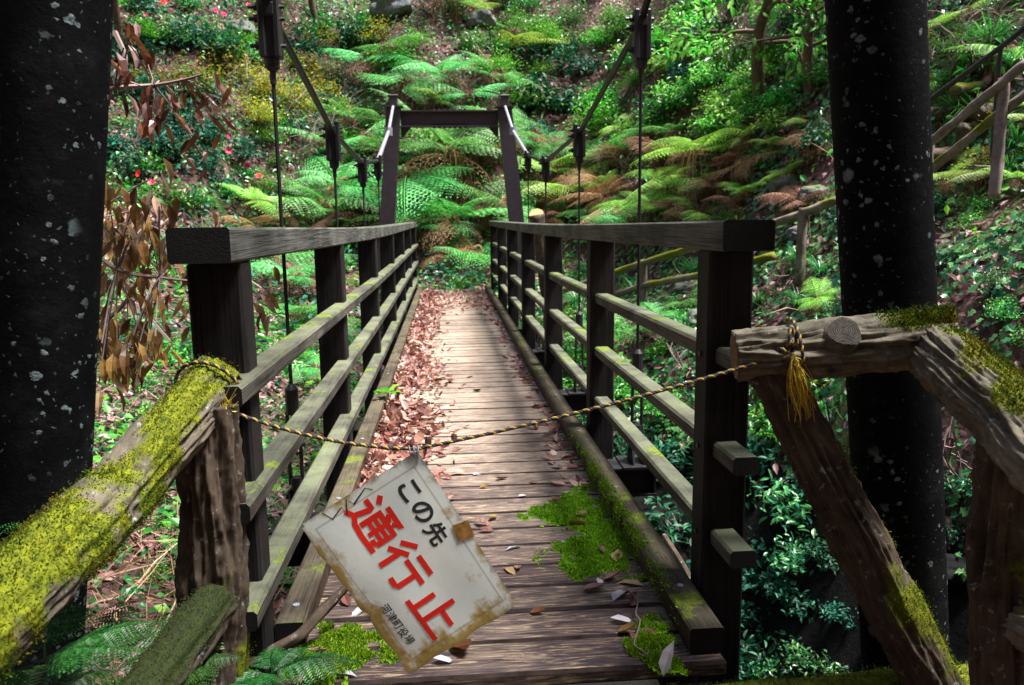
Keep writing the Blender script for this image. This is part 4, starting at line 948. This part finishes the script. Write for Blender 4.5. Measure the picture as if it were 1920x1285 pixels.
for gy in range(-40, 640, 54):
    for gx in range(170, 1960, 58):
        px, py = gx+gr.uniform(-30, 30), gy+gr.uniform(-28, 28); a, b = region(px, py, gr.random())
        if a is None or (700 < px < 960 and 430 < py) or (1040 < px < 1560 and 395 < py < 560): continue
        w = gr.uniform(70, 140)
        if a.endswith('fern') and px < 1000 and gr.random() < .8:
            if gr.random() < .5: shrub(px, py, w*.8, *(('green', 'small'), ('cover', 'broad'), ('fine', 'small_b'))[int(gr.random()*3)])
        elif a.endswith('fern'): fern(px, py, w*1.0, {'fern': 'mint', 'limefern': 'lime', 'rustfern': 'rust'}[a])
        else: shrub(px, py, w, a, b)

for px, py, w, a, b in ((960, 20, 120, 'green', 'broad'), (1020, 40, 130, 'fine', 'small'), (1080, 10, 120, 'green', 'small'), (1120, 50, 110, 'fine', 'small_b'), (900, 60, 110, 'green', 'broad_b'), (1160, 10, 110, 'cover', 'small'), (1000, -20, 130, 'green', 'small'), (1060, 70, 100, 'yellow', 'small'), (940, 110, 90, 'fine', 'small'), (1180, 90, 110, 'green', 'broad'), (700, 20, 120, 'green', 'broad'), (760, 90, 90, 'cover', 'small'), (660, 60, 110, 'teal', 'broad')): shrub(px, py, w, a, b)

# stuff on the ground, denser where the camera looks
def ground_points(n, zone):
    out = []
    while sum(len(o) for o in out) < n:
        m = n*2; d = rng.random(m); px = rng.uniform(-300, 2350, m); Y = zone[0]+(zone[1]-zone[0])*rng.random(m)**.8
        ang = np.arctan((px-836)/1500); x = CAM[0]+np.tan(ang)*Y; y = Y
        ok = (x > zone[2]) & (x < zone[3]); out.append(np.stack([x[ok], y[ok]], 1))
    return np.concatenate(out)[:n]
def on_ground(XY, lift=.01): return np.stack([XY[:, 0], XY[:, 1], height(XY[:, 0], XY[:, 1])+lift], 1)
def scatter(name, label, n, zone, L, ratio, mat, tpl, tiltn, mask=None, lift=(.0, .05), cat='leaves'):
    XY = ground_points(n, zone)
    if name == 'undergrowth': XY = XY[~((XY[:, 0] > .9) & (XY[:, 0] < 4.4) & (XY[:, 1] < 13.0))]
    if mask is not None: XY = XY[mask(XY[:, 0], XY[:, 1])]
    XY = XY[~((np.abs(XY[:, 0]) < .66) & (XY[:, 1] < 13.2) & (XY[:, 1] > 1.9))] if name != 'x' else XY
    zz = height(XY[:, 0], XY[:, 1]); XY = XY[~((XY[:, 0] > .6) & ((XY[:, 1] < 4.6) | (zz < -1.45)))]; XY = XY[(XY[:, 1] > 4.2) | (XY[:, 0] > 0) | (rng.random(len(XY)) < .15)]; n = len(XY); P = on_ground(XY); N0 = normal(XY[:, 0], XY[:, 1]); P = P+N0*rng.uniform(lift[0], lift[1], n)[:, None]
    A = unit(n); A = A-N0*(A*N0).sum(1)[:, None]*.75; N = N0+unit(n)*tiltn; LL = rng.uniform(L[0], L[1], n)
    mb = MB(); mb.inst(*tpl, P, A, N, LL, LL*ratio); return tag(mb.build(name, mat), label, cat, kind='stuff')
def patchy(f, th, sgn=1, seed=0): return lambda x, y: sgn*(np.sin(f*x+seed)*np.sin(f*.9*y+seed*2)+.6*np.sin(2.3*f*x-f*y)*np.sin(1.9*f*y+1+seed)+rng.normal(size=len(x))*.35) > th
scatter('leaf_litter', 'carpet of fallen pinkish brown leaves over the hillside', 64000, (2.4, 31, -12, 11), (.06, .14), .48, M['litter'], LEAF, .6)
scatter('ground_cover', 'small green ground cover leaves over the slopes', 42000, (2.6, 30, -12, 2.2), (.05, .12), .6, M['cover'], KITE, .7, patchy(1.5, .25, 1, 2), (.03, .16))
scatter('undergrowth', 'thick green undergrowth of small leaves over the far hillside', 31000, (8, 30, -12, 9), (.06, .15), .55, M['green'], LEAF, .7, patchy(1.2, .2, 1, 11), (.05, .40))
scatter('undergrowth', 'teal glossy undergrowth over the upper left hillside', 24000, (8, 30, -12, .5), (.06, .15), .5, M['teal'], LEAF, .7, patchy(1.7, .15, 1, 17), (.05, .45))
scatter('undergrowth', 'fresh light green seedlings over the whole hillside', 16000, (6, 30, -12, 9), (.05, .11), .55, M['fine'], KITE, .7, patchy(2.1, .35, 1, 23), (.03, .30))
scatter('ivy', 'ivy trailing over the right bank below the path', 25000, (4.6, 14, 1.0, 9), (.05, .095), .8, M['ivy'], LOBED, .6, patchy(2.6, -.35, 1, 5), (.02, .12), 'ivy')
def near_bank():
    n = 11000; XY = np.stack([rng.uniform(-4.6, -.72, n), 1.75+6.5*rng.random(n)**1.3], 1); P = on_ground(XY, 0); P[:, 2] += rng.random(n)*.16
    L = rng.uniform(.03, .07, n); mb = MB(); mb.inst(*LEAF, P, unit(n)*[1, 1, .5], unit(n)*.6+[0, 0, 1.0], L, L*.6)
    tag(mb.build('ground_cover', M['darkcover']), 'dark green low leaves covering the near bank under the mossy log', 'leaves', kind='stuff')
    n = 1500; XY = np.stack([rng.uniform(-2.6, -.72, n), rng.uniform(1.75, 4.6, n)], 1); P = on_ground(XY, .02); P[:, 2] += rng.random(n)*.12; A = unit(n); A[:, 2] *= .5; L = rng.uniform(.12, .4, n)
    mb = MB(); mb.inst(np.array([[0, .5, 0], [0, -.5, 0], [.5, -.4, .08], [.5, .4, .08], [1, .1, -.06], [1, -.1, -.06]]), [(0, 1, 2, 3), (3, 2, 5, 4)], P, A, unit(n), L, .005)
    tag(mb.build('twigs', M['deadstalk']), 'tangle of fine brown twigs on the near bank under the mossy log', 'twigs', kind='stuff')
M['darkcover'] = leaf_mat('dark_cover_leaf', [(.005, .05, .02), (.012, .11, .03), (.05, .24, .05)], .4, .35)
near_bank()
def straw():
    XY = ground_points(4200, (3, 21, -8, 8)); XY = XY[patchy(1.1, .0, 1, 9)(XY[:, 0], XY[:, 1])]; XY = XY[(np.abs(XY[:, 0]) > .8) & ~((XY[:, 0] > .6) & (height(XY[:, 0], XY[:, 1]) < -1.3))]
    n = len(XY); P = on_ground(XY, .03); A = unit(n); A[:, 2] = np.abs(A[:, 2])*.8; LL = rng.uniform(.15, .5, n)
    mb = MB(); mb.inst(np.array([[0, .5, 0], [0, -.5, 0], [.5, -.4, .08], [.5, .4, .08], [1, .1, -.06], [1, -.1, -.06]]), [(0, 1, 2, 3), (3, 2, 5, 4)], P, A, unit(n), LL, .009)
    tag(mb.build('dead_stems', M['straw']), 'dry straw-coloured stems lying about the slopes', 'stems', kind='stuff')
straw()

# grass tufts
def tuft_mesh(seed, n=130):
    r = np.random.default_rng(seed); az = r.random(n)*6.28; L = r.uniform(.5, 1.0, n); mb = MB()
    tp = np.array([[0, .5, 0], [0, -.5, 0], [.35, -.5, .16], [.35, .5, .16], [.7, -.35, .12], [.7, .35, .12], [1, 0, -.18]]); F = [(0, 1, 2, 3), (3, 2, 4, 5), (5, 4, 6)]
    A = np.stack([np.cos(az), np.sin(az), r.uniform(.1, 1.3, n)], 1); B = np.stack([-np.sin(az), np.cos(az), np.zeros(n)], 1); N = np.cross(A, B)
    mb.inst(tp, F, np.stack([np.cos(az), np.sin(az), az*0], 1)*.06, A, N, L, .026); return mb.mesh('blades', [M['grass']])
TUFT = [tuft_mesh(1), tuft_mesh(2)]
def tuft(px, py, w, lab='clump of long drooping grass on the slope'):
    p = hit(px, py+w*.2); o = link('grass_clump', TUFT[rng.integers(2)]); s = w/FPX*depth(p)/1.3; o.location = p-[0, 0, .02]; o.scale = (s,)*3; o.rotation_euler = (0, 0, rng.random()*6)
    tag(o, lab, 'grass', 'grass clumps: '+lab)
for a in ((1855, 70, 150), (1820, 110, 130), (1900, 110, 110), (1795, 195, 100), (1830, 205, 110), (1905, 260, 110), (1890, 310, 90), (1770, 90, 90)): tuft(*a, 'clump of long drooping grass beside the log steps')
for a in ((1500, 480, 80), (1540, 500, 90), (1130, 520, 80), (1190, 540, 80), (1100, 500, 70), (1300, 500, 80), (850, 545, 60), (1420, 560, 80), (1280, 620, 90), (1540, 760, 90), (1330, 820, 100), (1500, 560, 80), (1080, 560, 70)): tuft(*a, 'clump of long grass on the bank right of the bridge')

# trees and bare twiggy growth
def branchy(mb, p, d, L, r, lvl, rr, spread=.6, tips=None, seg=4):
    n = 5; pts = [p]; 
    for _ in range(n):
        d = d+rr.normal(size=3)*.16; d /= np.linalg.norm(d); p = p+d*L/n; pts.append(p)
    mb.tube(pts, np.linspace(r, r*.5, n+1), seg, cap=False)
    if lvl == 0:
        if tips is not None: tips.append((p, d))
        return
    for k in range(3 if lvl > 1 else 3):
        dd = d+rr.normal(size=3)*spread; dd /= np.linalg.norm(dd); branchy(mb, pts[rr.integers(2, n+1)], dd, L*rr.uniform(.5, .8), r*.5, lvl-1, rr, spread, tips, max(3, seg-1))
def bare(px, py, h, label, seed, lvl=3, lean=(0, 0, 1), r=.02, p=None):
    p = hit(px, py) if p is None else p; rr = np.random.default_rng(seed); L = h/FPX*depth(p)*.5; mb = MB()
    o = thing('bare_shrub', label, 'shrub', p-[0, 0, .05])
    for k in range(3): branchy(mb, np.zeros(3), np.array(lean, float)+rr.normal(size=3)*.35, L, r, lvl, rr)
    mb.build('branches', M['twig'], o); return o
bare(560, 330, 260, 'bare pinkish twiggy shrub leaning over the upper left slope', 3, 3, (-.35, -.2, .9), .018)
bare(470, 240, 190, 'bare twiggy shrub behind the withered branches', 4, 3, (-.4, -.2, .7), .015)
bare(1780, 170, 210, 'leafless pale shrub between the right column and the log steps', 5, 3, (0, -.1, 1), .022)
bare(1320, 420, 130, 'leafless dry stems standing on the slope above the right handrail', 6, 3, (0, -.2, 1), .012)
bare(1170, 330, 120, 'dry reddish stems below the small-leaved bushes', 7, 2, (0, -.2, 1), .012)
bare(1850, 800, 230, 'pale bare roots and twigs hanging beside the right column', 8, 2, (.1, -.1, -.9), .012, p=at(1800, 690, 2.9))
bare(1290, 700, 150, 'thin bare twigs on the bank behind the right railing', 9, 3, (0, -.2, .9), .010)
bare(560, 830, 120, 'thin bare twigs low on the bank behind the left railing', 10, 3, (.3, -.1, .7), .010)

for k, (px, py, hp) in enumerate(((500, 1130, 200), (450, 1010, 170), (560, 980, 150), (300, 1050, 160), (620, 1060, 130))): bare(px, py, hp, 'tangle of thin bare twigs on the bank, '+('beside the left fence post', 'behind the left fence post', 'under the lowest left rail', 'under the mossy log rail', 'close to the left kerb')[k], 20+k, 3, (.3, -.1, .55), .006)
def tree(px, py, h_px, lean, label, mat, seed, nleaf=1500, leafL=.16, rad=.45, trunk_r=.05):
    p = hit(px, py); D = depth(p); Hh = h_px/FPX*D; rr = np.random.default_rng(seed); o = thing('tree', label, 'tree', p-[0, 0, .1])
    top = np.array([lean[0]*Hh, lean[1]*Hh, Hh]); tr = MB(); pts = smooth_path([np.zeros(3), top*.35+rr.normal(size=3)*.05*Hh, top*.7+rr.normal(size=3)*.04*Hh, top], 20)
    tr.tube(pts, np.linspace(trunk_r, trunk_r*.35, len(pts)), 10); tips = []
    for k in range(9):
        q = pts[int(len(pts)*(.4+.6*k/9))-1]; d = np.array([math.cos(k*2.4), math.sin(k*2.4)-.5, .15]); d /= np.linalg.norm(d)
        branchy(tr, q, d, Hh*rr.uniform(.25, .42), trunk_r*.35, 1, rr, .5, tips, 4)
    tr.build('trunk', M['bark_trunk'], o, True); tp = np.array([t[0] for t in tips]); td = np.array([t[1] for t in tips]); k = rr.integers(len(tp), size=nleaf)
    P = tp[k]-td[k]*rr.random((nleaf, 1))*.35*Hh*.4+rr.normal(size=(nleaf, 3))*Hh*np.array([.055, .055, .03]); A = td[k]+rr.normal(size=(nleaf, 3))*.8; A[:, 2] -= .3
    L = leafL*rr.uniform(.6, 1.25, nleaf); mb = MB(); mb.inst(*LEAF, P, A, rr.normal(size=(nleaf, 3))*.5+[0, 0, 1.0], L, L*.42); mb.build('crown', M[mat], o); return o
tree(1425, 200, 330, (-.12, -.25), 'slender tree with bright glossy leaves on the upper right slope', 'bright', 51, 900, .17, .4, .11)
for a in ((1280, 150, 130), (1330, 120, 120), (1400, 160, 110), (1260, 90, 120), (1350, 60, 130), (1300, 30, 120), (1440, 110, 110)): shrub(*a, 'bright', 'broad')
tree(1520, 180, 280, (-.05, -.2), 'dark green leafy tree beside the right column at the top', 'green', 52, 800, .16, .4, .08)
tree(230, 120, 320, (.05, -.2), 'camellia tree with red flowers at the top left of the slope', 'teal', 53, 1300, .15, .5, .08)
tree(600, 70, 240, (.0, -.2), 'dark leafy tree at the top of the slope left of the portal frame', 'green', 54, 700, .16, .4, .09)

# camellia blossoms: each its own
def blossom_mesh():
    mb = MB(); k = 7; az = np.arange(k)*2*math.pi/k; A = np.stack([np.cos(az), np.sin(az), az*0+.7], 1); N = np.stack([-np.cos(az), -np.sin(az), az*0+1.2], 1)
    mb.inst(*LEAF, np.zeros((k, 3)), A, N, .09, .075); return mb.mesh('camellia_flower', [M['flower']])
BL_ = blossom_mesh()
for px, py in ((305, 5), (318, 4), (275, 32), (403, 22), (466, 12), (432, 258), (428, 284), (465, 312), (485, 333), (262, 328), (317, 560), (356, 527), (285, 345), (420, 30)):
    p = hit(px, py); p = CAM+(p-CAM)*.93; o = link('camellia_flower', BL_); o.location = p; o.rotation_euler = (rng.uniform(.6, 1.6), 0, rng.uniform(-.7, .7)); o.scale = (.85,)*3
    tag(o, 'small red camellia flower among the leaves of the left slope', 'flower', 'red camellia flowers on the left slope')

# withered branches left of the railing
def withered(starts, label, seed):
    rr = np.random.default_rng(seed); o = thing('withered_shrub', label, 'shrub', (0, 0, 0)); br = MB(); P, A, N, L = [], [], [], []
    for path, Y, clusters in starts:
        pts = [at(px, py, Y+rr.normal()*.04) for px, py in path]; br.tube(smooth_path(pts, 24), np.linspace(.010, .004, len(smooth_path(pts, 24))), 5, cap=False)
        for px, py, m in clusters:
            c = at(px, py, Y+rr.normal()*.12); near_ = min(pts, key=lambda q: np.linalg.norm(q-c))
            br.tube([near_, (near_+c)/2+[0, 0, .02], c], .003, 3, cap=False)
            for k in range(max(2, int(m*.62))):
                az = rr.random()*6.28; P.append(c+rr.normal(size=3)*.035); A.append([.45*math.cos(az), .45*math.sin(az), -1+rr.normal()*.2]); N.append([math.cos(az), math.sin(az), .4]); L.append(rr.uniform(.06, .105)*Y/3.0)
    br.build('branches', M['twig'], o); mb = MB(); L = np.array(L); n = len(L); h = n//2; P, A, N = np.array(P), np.array(A), np.array(N)
    mb.inst(*LEAF, P[:h], A[:h], N[:h], L[:h], L[:h]*.42, L[:h]*1.3); mb.inst(*CURL, P[h:], A[h:], N[h:], L[h:], L[h:]*.36); mb.build('leaves', M['wither'], o)
up = [([(150, 185), (215, 166), (290, 160), (345, 150), (380, 140)], 3.0, [(218, 55, 7), (245, 45, 6), (232, 90, 6), (215, 130, 6), (262, 160, 7), (285, 160, 6), (308, 165, 5), (240, 195, 6), (300, 210, 6), (330, 180, 5), (395, 165, 5), (380, 180, 4), (395, 210, 6), (382, 250, 6), (412, 200, 3), (380, 295, 5), (305, 230, 5), (290, 215, 4), (345, 172, 5)]),
      ([(215, 60), (235, 110), (225, 150), (215, 168)], 3.0, [(228, 120, 5), (250, 60, 4)])]
withered(up, 'bare branch with hanging clusters of withered brown leaves beside the left column, high up', 61)
lowc = [(random.Random(3).uniform(0, 1), 0, 0)]
rr = random.Random(5); cl = []
for i in range(90):
    px = 188+abs(rr.gauss(0, 1))*75; py = rr.uniform(330, 690)
    if px < 380: cl.append((px, py, rr.randint(3, 6)))
cl += [(365, 480, 5), (300, 395, 4), (350, 560, 5), (262, 640, 7), (270, 660, 5), (255, 680, 5), (210, 700, 4), (185, 720, 3), (180, 760, 3), (480, 560, 4), (490, 540, 5), (500, 575, 5), (370, 600, 4), (380, 650, 4), (320, 640, 4)]
withered([([(140, 440), (220, 505), (300, 520), (390, 530)], 3.1, cl[::2]), ([(150, 640), (240, 560), (300, 430), (340, 400)], 3.3, cl[1::2])], 'thicket of drooping withered brown leaves between the left column and the railing', 62)

# near ferns at the bottom left and beside the posts
FN = fern_mesh(6, 71, .05, 20, 10, (.25, .8), (.1, .6)); FN2 = fern_mesh(5, 72, .05, 22, 11, (.1, .6), (.1, .5))
def nearfern(p, s, label, me, mat='darkfern'):
    o = thing('fern', label, 'fern', p, None, rng.random()*6.28, s); f = link('fronds', me, o); slot(f, M[mat])
nearfern(at(215, 1270, 1.58), .25, 'dark green fern at the foot of the mossy log rail', FN)
nearfern(at(70, 1255, 1.30), .25, 'dark green fern under the mossy log, in the lowest corner', FN2)
nearfern(at(350, 1260, 1.62), .20, 'dark green fern in front of the left fence post', FN2)
nearfern(at(505, 1275, 1.80), .20, 'small teal fern between the left fence post and the kerb', FN)
nearfern(at(20, 985, 1.9), .30, 'dark fern frond spray in front of the left column', FN2)
o = nearfern(hit(470, 850), .25, 'small fern on the bank between the left fence post and railing', FN, 'mint')
# seedling on deck
sd_ = thing('seedling', 'small green seedling sprouting by the left kerb among dry leaves', 'plant', np.array([-.50, 4.9, float(dz(4.9))]))
mb = MB(); A = unit(9); A[:, 2] = np.abs(A[:, 2])*.4; mb.inst(*LEAF, np.array([[0, 0, .11]]*9), A, np.array([[0, 0, 1.0]]*9), .10, .05); mb.build('leaves', M['fine'], sd_); mb = MB(); mb.tube([[0, 0, 0], [.004, 0, .06], [0, 0, .115]], .003, 5); mb.build('stem', M['grass'], sd_)

# ------------------------------------------------------------------ far fences, steps, stumps
def pole_fence(name, label, rails, posts, r, mat, cat='fence'):
    o = thing(name, label, cat)
    for pts in rails:
        mb, att, V, NN, T = log_mesh(pts, [r]*len(pts), 16, 50, .006, (lambda p, d, t: float(np.clip((d[2]*.6+nz(p, 2.2, 5)*1.6+MB0)*3, 0, 1))), 12, .012); mb.build('rail', mat, o, True, att)
    for a in posts:
        top, h = a; p = np.asarray(top, float); mb, att, V, NN, T = log_mesh([p-[0, 0, h], p+[0, 0, .06]], [r*1.15, r*1.1], 16, 24, .006, None, 13, .010); mb.build('post', mat, o, True, att)
MB0 = -.12
Pf = [at(1000, 565, 12.3), at(1165, 507, 11.3), at(1320, 458, 10.1), at(1480, 410, 8.9), at(1570, 376, 8.3)]
Pl = [at(1030, 600, 12.2), at(1130, 562, 11.5), at(1205, 536, 11.0), at(1320, 515, 10.2), at(1450, 480, 9.2)]
pole_fence('log_fence', 'mossy pole fence beside the path beyond the right railing', [Pf, Pl], [(at(1207, 495, 11.0), .9), (at(1505, 400, 8.7), .8)], .045, M['bark_pole'])
MB0 = -.35
Hs = [at(1715, 290, 7.6), at(1800, 222, 7.1), at(1925, 118, 6.5)]; Hl = [at(1740, 322, 7.5), at(1880, 210, 6.8), at(1960, 150, 6.5)]
pole_fence('log_handrail', 'grey log handrail climbing beside the steps in the upper right', [Hs, Hl], [(at(1882, 160, 6.75), .95), (at(1742, 268, 7.5), .9)], .040, M['bark_far'], 'handrail')
hp = thing('pipe_handrail', 'thin black pipe handrail above the log handrail in the upper right', 'handrail')
mb = MB(); mb.tube(smooth_path([at(1690, 228, 8.2), at(1740, 190, 8.0), at(1880, 86, 7.4), at(1960, 20, 7.1)], 12), .026, 10); mb.build('rail', M['steel'], hp, True)
mb = MB(); q = at(1876, 90, 7.42); mb.tube([q, q-[0, 0, 1.0]], .022, 8); mb.build('post', M['steel'], hp)
# mossy log steps
for i, (px, py, w) in enumerate(((1800, 292, .7), (1845, 250, .6), (1795, 215, .6), (1840, 175, .7), (1880, 215, .6))):
    c = hit(px, py); a_ = .35*math.sin(i*2.3); mb, att, V, NN, T = log_mesh([c-[w/2, w/2*a_, .0], c+[w/2, w/2*a_, .02*i]], [.07, .06], 20, 30, .012, lambda p, d, t: float(np.clip((d[2]*.8+nz(p, 3, 2)*1.6-.5)*2, 0, 1)), 15+i, .02)
    s_ = mb.build('log_step', M['bark_red'], None, True, att); tag(s_, 'mossy log step in the bank below the grey handrail', 'step', 'mossy log steps of the stairway')
# sawn log behind the right railing
sl = thing('sawn_log', 'leaning log with freshly sawn orange end behind the right railing', 'log')
a = at(1006, 403, 9.2); b = at(1042, 640, 9.3)
mb, att, V, NN, T = log_mesh([a, b], [.085, .095], 24, 40, .008, None, 17, .01); mb.build('stem', M['bark_red'], sl, True, att); cut_face(a, (a-b)*[1, 1, .2]+np.array([0, -.9, .55]), .085, M['cut_fresh'], sl)
tw = thing('fallen_branch', 'dark broken branch lying against the left kerb near the sign', 'branch')
mb, att, V, NN, T = log_mesh([at(455, 1250, 1.95), at(560, 1195, 2.0), at(600, 1150, 2.05), at(650, 1100, 2.15)], [.010, .013, .014, .008], 14, 50, .004, None, 18, .006); mb.build('stem', M['bark_red'], tw, True, att)
tw = thing('fallen_stick', 'thin reddish stick lying on the bank right of the deck', 'stick'); mb = MB(); mb.tube(smooth_path([at(1245, 1005, 3.0), at(1280, 1060, 2.8), at(1312, 1120, 2.65)], 10), .012, 7); mb.build('stem', M['bark_red'], tw)
tw = thing('vine', 'thin curling vine lying across the deck moss by the right kerb', 'vine'); mb = MB(); mb.tube(smooth_path([atz(x_, y_, .012) for x_, y_ in ((1170, 1100), (1195, 1125), (1192, 1150), (1200, 1165), (1192, 1195), (1190, 1210), (1212, 1225))], 40), .0022, 5); mb.build('stem', M['twig'], tw)
# rocks
def rock_mesh(seed):
    import bmesh
    bm = bmesh.new(); bmesh.ops.create_icosphere(bm, subdivisions=4, radius=1.0)
    for v in bm.verts:
        k = 1+.35*mnoise.fractal(v.co*1.3+Vector((seed*5, 0, 0)), 1.0, 2.0, 5); v.co = v.co*k; v.co.z *= .65
    me = bpy.data.meshes.new('rock'); bm.to_mesh(me); bm.free(); me.materials.append(M['rock']); me.polygons.foreach_set('use_smooth', np.ones(len(me.polygons), bool)); return me
RK = [rock_mesh(1), rock_mesh(2), rock_mesh(3)]
for i, (px, py, w) in enumerate(((1475, 350, 60), (1530, 370, 60), (1465, 330, 40), (1550, 395, 50), (1290, 540, 60), (1320, 600, 70), (450, 60, 60), (735, 15, 80), (900, 40, 60), (1500, 440, 50), (240, 480, 60), (600, 960, 60), (540, 1090, 70))):
    p = hit(px, py); o = link('rock', RK[i % 3]); s = w/FPX*depth(p)/2; o.location = p; o.scale = (s, s, s); o.rotation_euler = (0, 0, rng.random()*6); tag(o, 'grey mossy rock half buried in the leaf-strewn bank', 'rock', 'grey rocks on the banks')

# unseen trees added behind the camera to block sky light at the near end
def added_shade_tree(x, y, label, seed):
    rr = np.random.default_rng(seed); z = float(height(x, y)); o = thing('added_shade_tree', label, 'tree', (x, y, z-.2)); tr = MB(); H_ = 7.0-z*.6; tips = []
    pts = smooth_path([np.zeros(3), np.array([.1, .1, H_*.5]), np.array([0, .2, H_])], 20); tr.tube(pts, np.linspace(.22, .10, len(pts)), 12)
    for k in range(11):
        d = np.array([math.cos(k*2.4), math.sin(k*2.4)+.2, .25]); branchy(tr, pts[int(len(pts)*(.5+.5*k/11))-1], d/np.linalg.norm(d), 2.6, .07, 1, rr, .6, tips, 5)
    tr.build('trunk', M['bark_trunk'], o, True); tp = np.array([t[0] for t in tips]); nl = 5000; k = rr.integers(len(tp), size=nl)
    P = tp[k]+rr.normal(size=(nl, 3))*[.6, .6, .28]; P = P[P[:, 2]+z > 3.6]; nl = len(P); L = rr.uniform(.14, .24, nl); mb = MB(); mb.inst(*LEAF, P, rr.normal(size=(nl, 3)), rr.normal(size=(nl, 3))*.5+[0, 0, 1.0], L, L*.5); mb.build('crown', M['teal'], o)
added_shade_tree(-3.4, -1.2, 'unseen tree added to shade the near bank, left of the path', 81)
added_shade_tree(2.6, -1.6, 'unseen tree added to shade the near bank, right of the path', 82)
added_shade_tree(-.6, -4.5, 'unseen tree added to shade the path further back', 83)

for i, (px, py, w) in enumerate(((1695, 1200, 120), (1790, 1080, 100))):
    p = hit(px, py); o = link('rock', RK[i % 3]); s = w/FPX*depth(p)/2; o.location = p; o.scale = (s, s, s); o.rotation_euler = (0, 0, rng.random()*6); slot(o, M['shaderock']); tag(o, 'rock coloured dark for the shaded gully right of the deck', 'rock', 'dark rocks in the gully')
